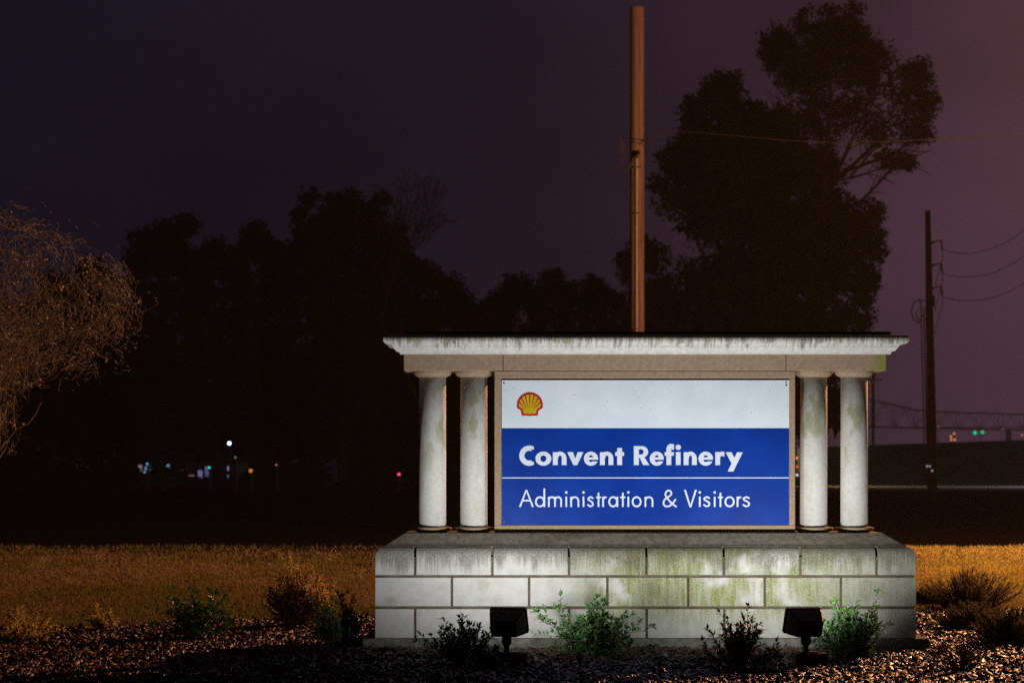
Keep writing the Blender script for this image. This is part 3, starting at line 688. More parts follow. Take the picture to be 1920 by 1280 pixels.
shrub(560, 1178, 120, 128, 16, MT['leafy'], 'airy yellow-brown fine leaved bush behind the darker one left of the base', 60, leafL=.028, leafW=.007, per=60, tips=[(540, 1045), (580, 1052), (600, 1060)], start=.35, sub=7)
shrub(628, 1212, 105, 88, 17, MT['leaf'], 'dense dark leafy shrub just left of the footing', 20, per=26, tips=[(665, 1130), (640, 1120), (600, 1122), (680, 1150)])
shrub(48, 1205, 130, 75, 18, MT['leafy'], 'dim wispy fine bush leftmost in the mulch bed', 16, leafL=.03, leafW=.007, per=60, sub=5)
shrub(192, 1188, 55, 60, 19, MT['leafy'], 'small dim wispy bush between the leftmost bush and the glossy two-shoot shrub', 10, leafL=.03, leafW=.007, per=56, sub=4)
shrub(1800, 1262, 110, 75, 20, MT['leafd'], 'sparse dark twiggy shrub in the glinting mulch at the bottom right', 12, per=20, leafL=.03, leafW=.008)
shrub(905, 1262, 90, 45, 21, MT['leafd'], 'low dark clump at the foot of the left floodlight footing', 12, per=24)

def juniper(px, basepy, wpx, hpx, seed, label, d=None, lean=.0):
    r = np.random.RandomState(seed); d = d or EYE*F/(basepy-HZ); s = d/F; root = empty('juniper_bush', (sx(px, d), d, 0)); tag(root, label, 'shrub', 'junipers right of the sign')
    Rw, H = wpx*s/2, hpx*s; segs = []; P = []; D = []
    for i in range(230):
        a = r.rand()*2*math.pi; q = r.rand()**.6
        tip = np.array([Rw*q*math.cos(a)+lean*H*.3, Rw*.8*q*math.sin(a), H*(math.sqrt(max(0, 1-.75*q*q)))*r.uniform(.45, 1.03)])
        p = np.array([tip[0]*.25, tip[1]*.25, 0]); mid = (p+tip)/2+np.array([0, 0, -.1*H]); pts = [p*(1-t)**2+2*mid*t*(1-t)+tip*t*t for t in np.linspace(0, 1, 6)]
        for k in range(5): segs.append((pts[k], pts[k+1], .005*(1-k/6), .005*(1-(k+1)/6)))
        for t in r.uniform(.25, 1, 46):
            k = min(int(t*5), 4); c = pts[k]+(pts[k+1]-pts[k])*(t*5-k); dr = pts[k+1]-pts[k]; dr = dr/np.linalg.norm(dr)
            v = dr*1.1+r.randn(3)*.42; v /= np.linalg.norm(v); P.append(c); D.append(v)
    V, Fc = tube_np(segs, 3); mesh_np('stems', V, Fc, MT['bark'], root)
    P = np.array(P); D = np.array(D); n = len(P); sd = np.cross(D, r.randn(n, 3)); sd /= np.linalg.norm(sd, axis=1, keepdims=True); l = r.uniform(.025, .06, n)[:, None]
    V = np.stack([P-sd*.005, P+sd*.005, P+D*l], 1).reshape(-1, 3)
    tag(mesh_np('needles', V, np.arange(3*n).reshape(-1, 3), MT['juniper'], root), kind='stuff')
juniper(1812, 1142, 185, 78, 31, 'dark spreading juniper farthest back beside the bright lawn edge', lean=.3)
juniper(1828, 1182, 165, 56, 32, 'low juniper in the middle of the group, its sprays pointing left to the sign')
juniper(1895, 1212, 160, 75, 33, 'nearest juniper of the group, cut by the right edge of the photograph')
juniper(1745, 1135, 70, 34, 34, 'small low juniper close against the right end of the base')

# ------------------------------------------------------------------ bare tree, far left
def bare_tree():
    r = np.random.RandomState(44); d = 28.0; x0 = sx(-165, d); root = empty('bare_tree', (x0, d, 0)); tag(root, 'leafless twiggy tree lit orange at the left edge of the lawn', 'tree')
    trunk, twigs, tips = [], [], []
    s = d/F
    def grow(p, v, l, rad, lev):
        n = 4; out = trunk if lev >= 4 else twigs
        for k in range(n):
            v = v+r.randn(3)*(.13 if lev > 2 else .15)+np.array([0, 0, .03 if lev < 3 else .02]); v /= np.linalg.norm(v)
            q = p+v*l/n
            # keep the crown inside a rounded envelope
            e = np.array([(q[0])/2.5, q[1]/2.6, (q[2]-3.4)/1.12])
            if lev < 4 and e.dot(e) > 1.0+.25*r.rand(): v = v-e/np.linalg.norm(e)*.35; v /= np.linalg.norm(v); q = p+v*l/n*.7
            r2 = rad*(1-.12); out.append((p, q, rad, r2)); p = q; rad = r2
            if lev > 0 and (k > 0 or lev < 3):
                m = 2 if lev >= 3 else (2 if r.rand() < .55 else 1)
                for _ in range(m):
                    w = r.randn(3); w -= w.dot(v)*v; w /= np.linalg.norm(w); u = v*.72+w*r.uniform(.5, .95); u[2] += .08; u /= np.linalg.norm(u)
                    grow(p.copy(), u, l*r.uniform(.57, .82), rad*.62, lev-1)
        if lev == 0 and r.rand() < .05: tips.append((p, v))
    for a in (0, 1.3, 2.5, 3.8, 5.0):
        grow(np.array([.08*math.cos(a), .08*math.sin(a), 0.]), np.array([.62*math.cos(a), .62*math.sin(a), 1.0]), 2.1, .045, 5)
    V, Fc = tube_np(trunk, 6); mesh_np('trunk', V, Fc, MT['bark'], root, True)
    mid = [t for t in twigs if t[2] > .006]; fine = [t for t in twigs if t[2] <= .006]
    if len(fine) > 46000: fine = [fine[i] for i in r.permutation(len(fine))[:46000]]
    print('bare tree', len(trunk), len(mid), len(fine))
    fine = [(a, b, max(c, .0032), max(e, .0025)) for a, b, c, e in fine]
    mid = [(a, b, c*1.5, e*1.5) for a, b, c, e in mid]; V, Fc = tube_np(mid+fine, 3); tag(mesh_np('twigs', V, Fc, MT['bark'], root), kind='stuff')
    P = []; D = []
    for p, v in tips:
        for _ in range(r.randint(1, 5)): P.append(p+r.randn(3)*.02); w = r.randn(3)+v*.4-np.array([0, 0, .2]); D.append(w/np.linalg.norm(w))
    P = np.array(P); D = np.array(D); n = len(P); V, Fc = leaf_quads(P, D, r.uniform(.03, .055, n), r.uniform(.01, .017, n), r.randn(n, 3))
    tag(mesh_np('dry_leaves', V, Fc, MT['dry'], root), kind='stuff')
bare_tree()

# ------------------------------------------------------------------ dark trees behind
def cloud_tree(d, blobs, trunkpx, label, seed, cat='tree', limbs=(), dens=1.15, leaf=.14, group='dark trees beyond the lawn', base=None, tr=.25, name='dark_tree'):
    """blobs: (px,py,rx,ry[,density]) measured at distance d; leaf clumps fill each blob's volume"""
    r = np.random.RandomState(seed); s = d/F; x0 = sx(trunkpx, d); zb = float(gz(x0, d)); root = empty(name, (x0, d, zb)); tag(root, label, cat, group)
    Vs = []; Fs = []; o = 0
    for bl in blobs:
        px, py, rx, ry = bl[:4]; k = bl[4] if len(bl) > 4 else 1.0
        a, b = rx*s, ry*s; c = np.array([sx(px, d)-x0, r.uniform(-.3, .3)*a, sz(py, d)-zb])
        # secondary clumps around the blob so that its outline is uneven
        nc = max(10, int(60*dens)); u = r.randn(nc, 3); u /= np.linalg.norm(u, axis=1, keepdims=True); u *= (r.rand(nc, 1)**.5)*.88
        cc = c+u*np.array([a, a*.8, b]); cr = r.uniform(.14, .32, nc)*min(a, b)
        n = int(k*dens*150*a*b*1.6*(.17/leaf)**2*2.6); n = min(max(n, 500), 12000)
        i = r.randint(0, nc, n); w = r.randn(n, 3); w /= np.linalg.norm(w, axis=1, keepdims=True); w *= r.rand(n, 1)**.45*1.12
        P = cc[i]+w*cr[i][:, None]
        lf = leaf*r.uniform(.45, 1.3, n)
        for _ in (0,):
            A = r.randn(n, 3); B_ = r.randn(n, 3); C = r.randn(n, 3)
            V = np.stack([P+A*lf[:, None]*.55, P+B_*lf[:, None]*.55, P+C*lf[:, None]*.55], 1).reshape(-1, 3); Vs.append(V)
        if k >= 1:
            m = int(n*.10); w = r.randn(m, 3); w /= np.linalg.norm(w, axis=1, keepdims=True); w *= r.rand(m, 1)**.4*.72; Q = c+w*np.array([a, a*.8, b]); big = min(a, b)*.20
            Vs.append((Q[:, None]+r.randn(m, 3, 3)*big*.6).reshape(-1, 3))
    V = np.concatenate(Vs, 0); V[:, 2] = np.maximum(V[:, 2], .02)
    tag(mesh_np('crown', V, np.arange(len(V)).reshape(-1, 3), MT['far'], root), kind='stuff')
    top = min(b[1] for b in blobs); segs = []; p = np.array([0, 0, 0.])
    h = (sz(top, d)-zb)*.72; n = 8
    for i in range(n):
        q = p+np.array([r.randn()*.12, r.randn()*.1, h/n]); segs.append((p, q, tr*(1-i/n*.75), tr*(1-(i+1)/n*.75))); p = q
    V, Fc = tube_np(segs, 8); mesh_np('trunk', V, Fc, MT['farbark'], root, True)
    ls = []
    for (x1, y1, x2, y2, rad) in limbs:
        a = np.array([sx(x1, d)-x0, 0, sz(y1, d)-zb]); b = np.array([sx(x2, d)-x0, r.uniform(-1, 1), sz(y2, d)-zb]); m_ = (a+b)/2+np.array([0, 0, -.06*np.linalg.norm(b-a)])
        pts = [a*(1-t)**2+2*m_*t*(1-t)+b*t*t for t in np.linspace(0, 1, 7)]
        for k in range(6): ls.append((pts[k], pts[k+1], rad*(1-.75*k/6), rad*(1-.75*(k+1)/6)))
        for k in (2, 3, 4, 5):
            for _ in range(3):
                v = (b-a)/np.linalg.norm(b-a)+r.randn(3)*.5; e = pts[k]+v*r.uniform(.3, .8); ls.append((pts[k], e, rad*.3, .015))
                for _ in range(2): ls.append((e, e+(v+r.randn(3)*.6)*.4, .02, .01))
    if ls: V, Fc = tube_np(ls, 5); mesh_np('limbs', V, Fc, MT['farbark'], root, True)
BT = [(1565, 42, 82, 52, .85), (1560, 100, 112, 84, .9), (1500, 120, 95, 90, .9), (1620, 130, 68, 80, .9), (1455, 85, 40, 45), (1355, 175, 58, 55), (1310, 215, 48, 55), (1400, 235, 75, 65), (1290, 300, 75, 62), (1262, 365, 52, 50, .8),
      (1430, 320, 130, 85), (1520, 230, 85, 70, .8), (1350, 400, 120, 80), (1480, 430, 130, 85), (1420, 520, 190, 90), (1560, 500, 95, 80), (1600, 430, 68, 55), (1635, 400, 34, 30), (1640, 460, 32, 42), (1625, 530, 30, 50), (1610, 590, 36, 50), (1480, 600, 170, 70), (1340, 590, 140, 70),
      (1215, 480, 48, 42), (1180, 500, 32, 42), (1240, 550, 60, 50), (1235, 345, 25, 22, .7), (1560, 660, 90, 60), (1400, 680, 180, 60), (1280, 670, 90, 60), (1500, 760, 130, 80), (1350, 770, 150, 80),
      (1530, 320, 70, 62), (1550, 390, 62, 55), (1440, 250, 90, 60), (1250, 620, 80, 60), (1210, 570, 50, 50), (1340, 300, 90, 70),
      (1715, 140, 45, 42), (1742, 190, 32, 36, .8), (1700, 200, 60, 46, .8), (1730, 250, 30, 26, .6), (1650, 240, 60, 42, .5), (1710, 250, 40, 32, .6), (1670, 300, 42, 22, .35), (1705, 305, 22, 16, .45), (1600, 205, 55, 45, .7)]
cloud_tree(92, BT, 1505, 'tallest dark tree rising behind the sign with open limbs on its right side', 51, limbs=[(1545, 420, 1552, 130, .20), (1565, 330, 1640, 170, .10), (1575, 330, 1700, 205, .10), (1590, 320, 1720, 262, .08), (1590, 335, 1690, 300, .06), (1600, 390, 1680, 305, .08), (1530, 300, 1460, 200, .09), (1540, 260, 1520, 160, .08), (1500, 320, 1380, 240, .08), (1595, 330, 1655, 255, .06)], leaf=.12, dens=1.35, group='dark trees beyond the lawn')
def tree(px, top, w, d, label, seed, bot=905, extra=(), **k):
    r = np.random.RandomState(seed); bl = list(extra); y = top; 
    n = 5
    bl += [(px+r.uniform(-.12, .12)*w, top+w*.30, w*.34, w*.30)]
    for i in range(n): bl.append((px+(i-(n-1)/2)/n*w*.85+r.uniform(-8, 8), top+w*(.34+.26*abs(i-(n-1)/2)/(n/2))+r.uniform(0, 14), w*.23, w*.22))
    yy = top+w*.62
    while yy < bot-20:
        for i in range(3): bl.append((px+(i-1)*w*.30+r.uniform(-8, 8), yy+r.uniform(-8, 8), w*.26, max(w*.22, 30)))
        yy += max(w*.27, 34)
    cloud_tree(d, bl, px, label, seed, **k)
tree(-20, 520, 150, 128, 'dark tree mass behind the bare tree at the far left edge', 60, 880)
tree(95, 500, 150, 124, 'dark tree behind the right half of the bare tree', 61, 880)
tree(185, 478, 120, 134, 'dark rounded tree just right of the bare tree', 62, 862)
tree(310, 402, 150, 120, 'dark broad crown above the lit house walls on the left', 63, 858, extra=[(262, 445, 26, 24, .7), (350, 420, 40, 26)])
tree(410, 440, 130, 126, 'dark tree standing behind the distant white lamp', 64, 858)
tree(492, 408, 120, 131, 'narrow dark crown between the two highest crowns of the left row', 65, 858)
tree(590, 400, 130, 126, 'dark tree below and left of the highest crown of the left row', 66, 880)
tree(645, 346, 160, 122, 'highest dark crown of the left tree row with ragged top', 67, 880, extra=[(700, 395, 34, 30), (715, 375, 22, 16, .6), (580, 370, 28, 22), (560, 402, 20, 18, .7)])
tree(745, 425, 140, 130, 'dark tree stepping down to the right of the highest left crown', 68, 880, extra=[(735, 432, 40, 22, .7)])
tree(850, 505, 150, 126, 'dark low tree under the thin leafless one', 69, 890)
tree(960, 500, 120, 131, 'dark low tree over the left half of the sign', 70, 890)
tree(1042, 498, 92, 136, 'small dark bushy crown left of the near pole', 71, 890, extra=[(1040, 515, 22, 14)])
tree(1122, 508, 95, 134, 'small dark crown right beside the near pole', 72, 890)
tree(690, 480, 170, 140, 'dark background tree filling in behind the left row', 73, 880)
tree(250, 540, 160, 141, 'dark lower tree filling in behind the lit house walls', 74, 858)
tree(1190, 560, 120, 140, 'dark tree behind the lower part of the near pole', 75, 890)
tree(920, 590, 200, 142, 'dark wide low tree behind the left end of the cornice', 76, 890)
def thin_tree():
    r = np.random.RandomState(81); d = 120; x0 = sx(822, d); root = empty('leafless_tree', (x0, d, float(gz(x0, d)))); tag(root, 'thin leafless tree against the sky between the dark crowns', 'tree', 'dark trees beyond the lawn')
    segs = []
    def grow(p, v, l, rad, lev):
        for k in range(3):
            v = v+r.randn(3)*.13; v[2] += .05; v /= np.linalg.norm(v); q = p+v*l/3; segs.append((p, q, rad, rad*.85)); p = q; rad *= .85
            if lev > 0:
                for _ in range(2 if lev > 1 else 1):
                    w = r.randn(3); w -= w.dot(v)*v; w /= np.linalg.norm(w); u = v+w*.6; u /= np.linalg.norm(u); grow(p.copy(), u, l*.62, rad*.6, lev-1)
    grow(np.array([0, 0, 0.]), np.array([0, 0, 1.]), 9.5, .14, 0); grow(segs[-1][1].copy(), np.array([.02, 0, 1.]), 3.6, .09, 4)
    V, Fc = tube_np([(a, b, max(c, .012), max(e, .01)) for a, b, c, e in segs], 4); mesh_np('branches', V, Fc, MT['farbark'], root)
thin_tree()
def hedge():
    r = np.random.RandomState(90); n = 26000; x = r.uniform(-34, 14, n); hh = 1.2+.5*np.sin(x*.9)+.4*np.sin(x*2.3); keep = ~(((x > sx(250, 123)) & (x < sx(452, 123))) | ((x > sx(600, 123)) & (x < sx(642, 123)))) | (r.rand(n) < .10); 
    x, hh = x[keep], hh[keep]; n = len(x); z = r.rand(n)*hh; y = 123+r.randn(n)*.8; P = np.stack([x, y, z+gz(x, y)], 1)
    V = (P[:, None]+r.randn(n, 3, 3)*.16).reshape(-1, 3); tag(mesh_np('undergrowth', V, np.arange(3*n).reshape(-1, 3), MT['far']), 'dark undergrowth along the foot of the distant tree row', 'undergrowth', kind='stuff')
hedge()

# ------------------------------------------------------------------ near utility pole
def near_pole():
    d = 52.0; x = sx(1194.5, d); z0 = float(gz(x, d)); root = empty('utility_pole', (x, d, z0)); tag(root, 'round wooden utility pole with a bright conduit, lit orange behind the sign', 'utility pole')
    H = sz(14, d)-z0; R = .5*26.5*d/F
    bm = bmesh.new(); lathe(bm, [(R*1.12, 0), (R*1.02, H*.5), (R*.98, H-.02), (R*.9, H)], (0, 0, 0), 28); obj('pole', bm, MT['pole'], root, True)
    cr = .028; cx = sx(1192.8, d)-x; cy = -math.sqrt(max(0, (R*1.05)**2-cx*cx))-cr*.6; ztop = sz(298, d)-z0
    path_tube('conduit', [(cx, cy-.012, 0), (cx, cy, ztop*.5), (cx, cy+.01, ztop)], cr, MT['conduit'], root, 10)
    path_tube('weatherhead', [(cx, cy, ztop), (cx-.01, cy-.05, ztop+.09), (cx+.03, cy-.10, ztop+.14), (cx+.04, cy-.13, ztop+.06)], .035, MT['black'], root, 8)
    for zz in (ztop-.22, ztop*.5+.5, ztop*.5-.1, ztop-1.25):
        bm = bmesh.new(); box(bm, (cx-.05, cy-.012-cr, zz), (cx+(.12 if zz == ztop-.22 else .05), cy+.02, zz+.03)); obj('strap', bm, MT['black'], root)
    rr = random.Random(4)
    for k, yy in enumerate((267, 272, 262)):
        zz = sz(yy, d)-z0; pts = [(R*1.03*math.cos(a), R*1.03*math.sin(a), zz-.05*math.sin(a*1+k)) for a in np.linspace(0, 2*math.pi, 25)]; path_tube('wire_band', pts, .010, MT['black'], root, 5)
    for k in range(4):
        a = np.array([cx, cy-.05, ztop+.06]); e = np.array([-R-.06-.05*k, -.05, ztop+.25+.08*k]); m = np.array([-R-.14-.05*k, -.2, ztop-.35-.18*k])
        path_tube('drip_loop', [tuple(a*(1-t)**2+2*m*t*(1-t)+e*t*t) for t in np.linspace(0, 1, 12)], .008, MT['wire'], root, 5)
    # service wire away to the right
    pt = [(1207, 268), (1217, 267), (1226, 262), (1238, 250), (1246, 247), (1262, 247), (1300, 248), (1390, 256), (1480, 264), (1560, 268), (1650, 266), (1740, 262), (1830, 257), (1925, 250), (2200, 228)]
    P = []
    for i, (a, b) in enumerate(pt): dd = d-.3-(a-1207)*.012; P.append((sx(a, dd), dd, sz(b, dd)))
    w = path_tube('service_wire', P, .009, MT['wire2'], None, 5); tag(w, 'thin sagging service wire running right from the near pole across the tall tree', 'wire')
near_pole()

def far_pole():
    d = 110.0; s = d/F; xb = sx(1749, d); z0 = float(gz(xb, d)); root = empty('utility_pole', (xb, d, z0)); tag(root, 'slightly leaning dark power pole with three side brackets, on the right before the levee', 'utility pole')
    top = np.array([sx(1739.5, d)-xb, 0, sz(395, d)-z0]); V, Fc = tube_np([((0, 0, 0), tuple(top*.5), .25, .19), (tuple(top*.5), tuple(top), .19, .13)], 14); mesh_np('pole', V, Fc, MT['farbark'], root, True)
    def at(px, py): return np.array([sx(px, d)-xb, -.1, sz(py, d)-z0])
    for yy in (455, 498, 541):
        a, b, c = at(1743, yy), at(1764, yy-4), at(1766, yy+14); path_tube('bracket', [a, b], .035, MT['farbark'], root, 5); path_tube('bracket', [at(1743, yy+4), at(1752, yy-1)], .03, MT['farbark'], root, 5)
        path_tube('insulator', [b, (b+c)/2, c], .045, MT['farbark'], root, 6); path_tube('jumper', [c, at(1767, yy+30), at(1762, yy+45), at(1752, yy+85)], .018, MT['wire'], root, 4)
    bm = bmesh.new(); lathe(bm, [(.12, 0), (.14, .05), (.14, .5), (.1, .55)], tuple(at(1747, 576)), 12); obj('transformer', bm, MT['farbark'], root)
    path_tube('cable_loop', [at(1740, 566), at(1722, 562), at(1712, 568), at(1708, 585), at(1712, 600), at(1722, 606), at(1730, 590)], .03, MT['wire'], root, 5)
    path_tube('cable_loop', [at(1723, 560), at(1727, 575), at(1716, 590), at(1722, 602)], .03, MT['wire'], root, 5)
    for k, px in enumerate((1726, 1731, 1735)): path_tube('riser', [at(px, 575), at(px+4, 740), at(px+8, 908)], .03, MT['wire'], root, 5)
    for px, py in ((1735.5, 873.5), (1740.5, 873.5), (1745, 882)):
        bm = bmesh.new(); bmesh.ops.create_uvsphere(bm, u_segments=10, v_segments=6, radius=.05, matrix=Matrix.Translation(at(px, py)+np.array([0, -.3, 0]))); obj('reflector', bm, emit('reflector_glow', (.8, .75, .9), .35), root)  # emission stands in for light caught by the pole's reflectors
    for k, (yy, y2, y3) in enumerate(((469, 462, 410), (513, 512, 466), (557, 562, 528))):
        P = [at(1766, yy)+np.array([xb, d, z0]), None]; P = []
        for t in np.linspace(0, 1, 14):
            px = 1766+t*260; yk = yy*(1-t)**2+2*(yy+22)*t*(1-t)+(y3-58)*t*t; P.append((sx(px, d), d-.1+t*6, sz(yk, d)))
        w = path_tube('power_line', P, .02, MT['wire'], None, 5); tag(w, ['topmost', 'middle', 'lowest'][k]+' of the three power lines leaving the leaning pole to the right', 'power line', 'power lines from the leaning pole')
far_pole()
def thin_post():
    d = 230.0; x = sx(1637, d); z0 = float(gz(x, d))-.3; root = empty('distant_pole', (x, d, z0)); tag(root, 'thin distant pole standing behind the levee next to the rightmost column', 'utility pole')
    path_tube('pole', [(0, 0, 0), (0, 0, sz(700, d)-z0)], .14, MT['farbark'], root, 8)
    path_tube('cross_arm', [(-.9, 0, sz(712, d)-z0), (.9, 0, sz(712, d)-z0)], .07, MT['farbark'], root, 5)
thin_post()

# ------------------------------------------------------------------ bridge
def bridge():
    d = 1300.0; root = empty('truss_bridge', (sx(1800, d), d, 0)); tag(root, 'faint long steel truss bridge across the haze behind the levee', 'bridge'); o = Vector(root.location)
    def at(px, py, dd=0): return np.array([sx(px, d)-o.x, dd, sz(py, d)])
    tops = [(1560, 738), (1600, 742), (1640, 750), (1680, 759), (1720, 768), (1760, 771), (1800, 773), (1840, 774), (1880, 775), (1920, 776), (1960, 776), (2000, 774), (2040, 768)]
    def bt(px): return 800+(px-1640)*.02
    for dd in (0, 11):
        path_tube('top_chord', [at(a, b, dd) for a, b in tops], .26, MT['steel'], root, 4)
        path_tube('bottom_chord', [at(a, bt(a), dd) for a, b in tops], .34, MT['steel'], root, 4)
        for i, (a, b) in enumerate(tops):
            path_tube('truss_post', [at(a, b, dd), at(a, bt(a), dd)], .17, MT['steel'], root, 4)
            if i+1 < len(tops):
                m = a+20; mt = (b+tops[i+1][1])/2
                path_tube('truss_diagonal', [at(a, bt(a), dd), at(m, mt, dd)], .14, MT['steel'], root, 4)
                path_tube('truss_diagonal', [at(m, mt, dd), at(tops[i+1][0], bt(a+40), dd)], .14, MT['steel'], root, 4)
    bm = bmesh.new(); box(bm, tuple(at(1560, 801)), tuple(at(2040, 800, 11))); obj('deck', bm, MT['steel'], root)
    for a in (1600, 1895): 
        bm = bmesh.new(); box(bm, (at(a-2, 0)[0], 1, -2), (at(a+2, 0)[0], 10, sz(803, d))); obj('pier', bm, MT['conc'], root)
bridge()

# ------------------------------------------------------------------ distant lights
def light_post(px, py, d, col, k, r, label, cat='lamp', group=None, name='signal_light', power=0, arm=False):
    x = sx(px, d); z0 = float(gz(x, d)); root = empty(name, (x, d, z0)); tag(root, label, cat, group); z = sz(py, d)-z0
    path_tube('post', [(0, .35, -.3), (0, .35, z+.1)], .06, MT['black'], root, 8)
    bm = bmesh.new(); box(bm, (-r*1.1, .05, z-r*1.2), (r*1.1, .42, z+r*1.2)); bmesh.ops.bevel(bm, geom=bm.edges[:], offset=r*.2, segments=2, profile=.5, affect='EDGES'); obj('lamp_housing', bm, MT['black'], root)
    bm = bmesh.new(); bmesh.ops.create_uvsphere(bm, u_segments=14, v_segments=9, radius=r, matrix=Matrix.Translation((0, 0, z))@Matrix.Diagonal((1, .6, 1, 1))); obj('lens', bm, emit('lens_glow', col, k), root, True)
    if power: lamp('distant_lamp_light', 'POINT', (x, d-.5, z+z0), power, col, .2)
light_post(430, 830.5, 117, (.35, .55, 1), 9, .085, 'bright blue-white lamp shining among the dark trees on the left', 'street lamp', None, 'street_lamp')
light_post(748, 888.5, 112, (1, .05, .10), 2.2, .065, 'small red light low in the dark, left of the sign', 'light', 'small lights under the tree row')
light_post(518, 871, 112, (1, .22, .14), .5, .05, 'tiny dull red light right of the orange one under the trees', 'light', 'small lights under the tree row')
light_post(470, 882, 112, (1, .36, .10), .55, .09, 'dull orange light under the trees, right of the lit building', 'light', 'small lights under the tree row')
light_post(392, 876, 112, (.05, .75, .8), .8, .065, 'small cyan light at the right part of the lit building', 'light', 'small lights under the tree row')
light_post(276, 869, 112, (.15, .5, 1), .9, .05, 'small blue light, upper of two at the left end of the lit building', 'light', 'small lights under the tree row')
light_post(271, 884.5, 112, (.15, .55, 1), .8, .045, 'small blue light, lower of two at the left end of the lit building', 'light', 'small lights under the tree row')
light_post(441, 857, 112, (.5, .9, .9), .45, .035, 'tiny pale light just below the bright lamp', 'light', 'small lights under the tree row')
G2 = 'lights beyond the levee'
light_post(1828, 811, 420, (0, .9, .35), .8, .32, 'green light beyond the levee, left of the green pair', 'signal light', G2)
light_post(1842, 810, 420, (0, .9, .35), .6, .32, 'green light beyond the levee, right of the green pair', 'signal light', G2)
for (a, b, l) in ((1789, 812.5, 'topmost amber light of the little cluster beyond the levee'), (1783, 818, 'left amber light of the little cluster beyond the levee, ring-like'), (1783.5, 824, 'bottom left amber light of the little cluster beyond the levee'), (1790, 824, 'bottom right amber light of the little cluster beyond the levee')):
    light_post(a, b, 400, (1, .42, .16), .6, .22, l, 'signal light', G2)
light_post(1759.5, 799, 430, (1, .35, .25), .16, .25, 'faint reddish light beside the leaning pole above the levee', 'signal light', G2)
light_post(1916, 815.5, 430, (1, .45, .35), .3, .25, 'faint pinkish light above the levee at the right edge', 'signal light', G2)
light_post(1880, 804, 430, (.8, .7, .8), .12, .2, 'faint pale light on the levee line between the green pair and the right edge', 'signal light', G2)

def woods():
    r = np.random.RandomState(95); n = 42000; x = r.uniform(-52, 20, n); top = 9.2+1.1*np.sin(x*.35)+.7*np.sin(x*.9+1)
    z = r.rand(n)**.8*top; y = 176+r.randn(n)*1.2; P = np.stack([x, y, z+gz(x, y)], 1); V = (P[:, None]+r.randn(n, 3, 3)*.26).reshape(-1, 3)
    tag(mesh_np('far_woods', V, np.arange(3*n).reshape(-1, 3), MT['far']), 'far dark wood closing the view behind the tree row', 'woods', kind='stuff')
woods()
def building():
    d = 165.0; x0, x1 = sx(252, d), sx(448, d); root = empty('distant_house', ((x0+x1)/2, d, 0)); tag(root, 'low pale house glimpsed with lamplit wall patches between the tree trunks', 'house'); cx = root.location.x
    z0 = float(gz(0, d)); w = (x1-x0)/2; zt = sz(866, d)
    bm = bmesh.new(); box(bm, (-w, 0, z0-.2), (w, 6, zt)); obj('wall', bm, MT['house'], root)
    bm = bmesh.new(); vs = [bm.verts.new(c) for c in ((-w-.3, -.4, zt), (w+.3, -.4, zt), (w+.3, 6.4, zt), (-w-.3, 6.4, zt), (-w-.3, 3, zt+1.5), (w+.3, 3, zt+1.5))]
    for f in ((0, 1, 5, 4), (2, 3, 4, 5), (0, 4, 3), (1, 2, 5), (3, 2, 1, 0)): bm.faces.new([vs[i] for i in f])
    obj('roof', bm, MT['roof'], root)
    for (a, b, t, bo, col, k) in ((256, 268, 870, 884, (.55, .35, .45), .16), (270, 287, 871, 885, (.25, .42, .75), .22), (307, 319, 869, 884, (.25, .5, .9), .25), (338, 352, 873, 882, (.5, .4, .6), .06), (338, 366, 889, 893, (.8, .4, .45), .12), (370, 381, 880, 898, (.4, .38, .75), .13), (383, 394, 873, 894, (.35, .35, .7), .10), (425, 434, 872, 883, (.5, .4, .8), .15), (424, 435, 889, 898, (.35, .4, .85), .14)):
        f = bm = bmesh.new(); box(bm, (sx(a, d)-cx, -.05, sz(bo, d)), (sx(b, d)-cx, .02, sz(t, d))); wf = obj('wall_patch', bm, MT['black'], root)
        bm = bmesh.new(); box(bm, (sx(a, d)-cx+.05, -.07, sz(bo, d)+.04), (sx(b, d)-cx-.05, -.04, sz(t, d)-.04)); m = emit('lit_wall_glow', col, k*2.2); obj('pane', bm, m, wf)  # glowing plates stand in for lamplit wall seen between the trunks
building()
def shed():
    d = 150.0; x0, x1 = sx(611, d), sx(640, d); root = empty('small_shed', ((x0+x1)/2, d, 0)); tag(root, 'narrow dim bluish shed seen through the trees left of the red light', 'shed'); cx = root.location.x; z0 = float(gz(0, d))
    w = (x1-x0)/2; zt = sz(872, d); bm = bmesh.new(); box(bm, (-w, 0, z0-.2), (w, 1.6, zt)); obj('wall', bm, MT['house'], root)
    bm = bmesh.new(); vs = [bm.verts.new(c) for c in ((-w-.1, -.1, zt), (w+.1, -.1, zt), (w+.1, 1.7, zt), (-w-.1, 1.7, zt), (0, -.1, zt+.5), (0, 1.7, zt+.5))]
    for f in ((0, 1, 4), (2, 3, 5), (1, 2, 5, 4), (3, 0, 4, 5), (3, 2, 1, 0)): bm.faces.new([vs[i] for i in f])
    obj('roof', bm, MT['house'], root)
    lamp('shed_light', 'POINT', (cx+.3, d-2.2, 1.6), 6, (.35, .45, 1), .1)
shed()
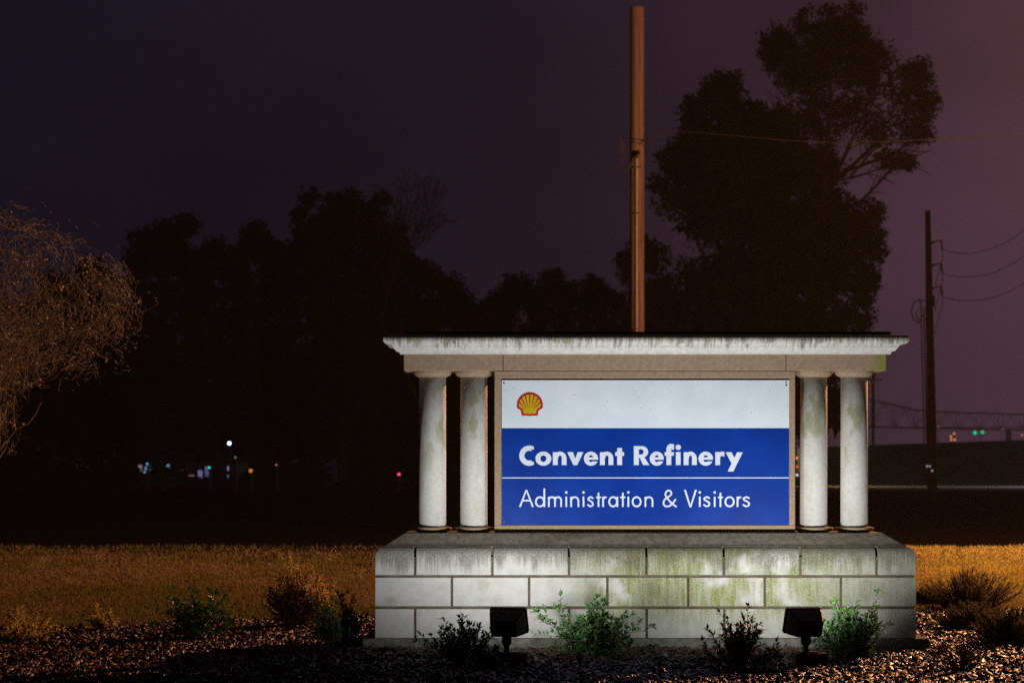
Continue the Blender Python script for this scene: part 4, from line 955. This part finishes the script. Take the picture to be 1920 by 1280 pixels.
def truck():
    d = 150.0; x = sx(1521, d); z0 = float(gz(x, d)); root = empty('parked_truck', (x, d, z0)); tag(root, 'parked truck mostly hidden behind the columns, showing small red and white lights', 'truck'); w = sx(1549, d)-x; 
    bm = bmesh.new(); box(bm, (-w, 0, .9), (w, 5.2, 2.5)); bmesh.ops.bevel(bm, geom=bm.edges[:], offset=.06, segments=2, profile=.5, affect='EDGES'); obj('cargo_box', bm, MT['roof'], root)
    bm = bmesh.new(); box(bm, (-w+.05, 5.3, .5), (w-.05, 7.2, 2.1)); bmesh.ops.bevel(bm, geom=bm.edges[:], offset=.18, segments=3, profile=.5, affect='EDGES'); obj('cab', bm, MT['roof'], root)
    bm = bmesh.new(); box(bm, (-w+.1, .1, .55), (w-.1, 5.3, .88)); obj('chassis', bm, MT['black'], root)
    for sx_ in (-1, 1):
        for yy in (1.2, 6.2):
            bm = bmesh.new(); lathe(bm, [(.2, -.14), (.42, -.13), (.42, .13), (.2, .14)], (0, 0, 0), 18); bmesh.ops.transform(bm, matrix=Matrix.Translation((sx_*(w-.16), yy, .42))@Matrix.Rotation(math.pi/2, 4, 'Y'), verts=bm.verts); obj('wheel', bm, MT['black'], root)
        for zz, c, k in ((sz(858, d)-z0, (1, .2, .08), 1.6), (sz(874.5, d)-z0, (1, .08, .05), 1.2), (sz(890, d)-z0, (1, .85, .7), 1.2)):
            bm = bmesh.new(); bmesh.ops.create_uvsphere(bm, u_segments=10, v_segments=6, radius=.07, matrix=Matrix.Translation((sx_*(w-.04), -.04, zz))); obj('tail_light', bm, emit('vehicle_lens', c, k), root)
truck()
# unseen fill lights added to brighten the grass strip at the levee's foot
lamp('strip_yellow_fill', 'POINT', (sx(1590, 146), 146, 3.2), 1600, (.8, .9, .35), .1)
lamp('strip_blue_fill', 'POINT', (sx(2010, 142), 142, 5), 4500, (.5, .65, 1), .2)

def street_lamp():
    x, y, z = LAMP_POS; z0 = float(gz(x, y)); root = empty('street_lamp', (x+1.6, y, z0)); tag(root, 'sodium street lamp on a curved arm at the lawn edge', 'street lamp')
    path_tube('post', [(0, 0, 0), (0, 0, z-.4)], .09, MT['conduit'], root, 12, .06)
    path_tube('arm', [(0, 0, z-.5), (-.3, 0, z-.1), (-.8, 0, z+.02), (-1.3, 0, z+.02)], .035, MT['conduit'], root, 8)
    bm = bmesh.new(); box(bm, (-1.95, -.14, z-.06), (-1.3, .14, z+.08)); bmesh.ops.bevel(bm, geom=bm.edges[:], offset=.04, segments=2, profile=.5, affect='EDGES'); obj('lamp_head', bm, MT['conduit'], root)
    bm = bmesh.new(); box(bm, (-1.85, -.1, z-.085), (-1.4, .1, z-.06)); obj('lens', bm, emit('sodium_lens', SODIUM, 20), root)
street_lamp()

# ------------------------------------------------------------------ haze
if HAZE:
    bm = bmesh.new(); box(bm, (-320, -12, -6), (420, 1400, 70)); me = bpy.data.meshes.new('haze'); bm.to_mesh(me); bm.free()
    hz = link('haze', me); m = bpy.data.materials.new('night_haze'); m.use_nodes = True; nt = m.node_tree; nt.nodes.clear(); out = nt.nodes.new('ShaderNodeOutputMaterial'); v = nt.nodes.new('ShaderNodeVolumePrincipled')
    v.inputs['Color'].default_value = (.9, .9, .9, 1); v.inputs['Density'].default_value = HAZE; nt.links.new(v.outputs[0], out.inputs['Volume']); me.materials.append(m)
    tag(hz, 'thin night haze glowing around the street lamps', 'haze', kind='stuff')
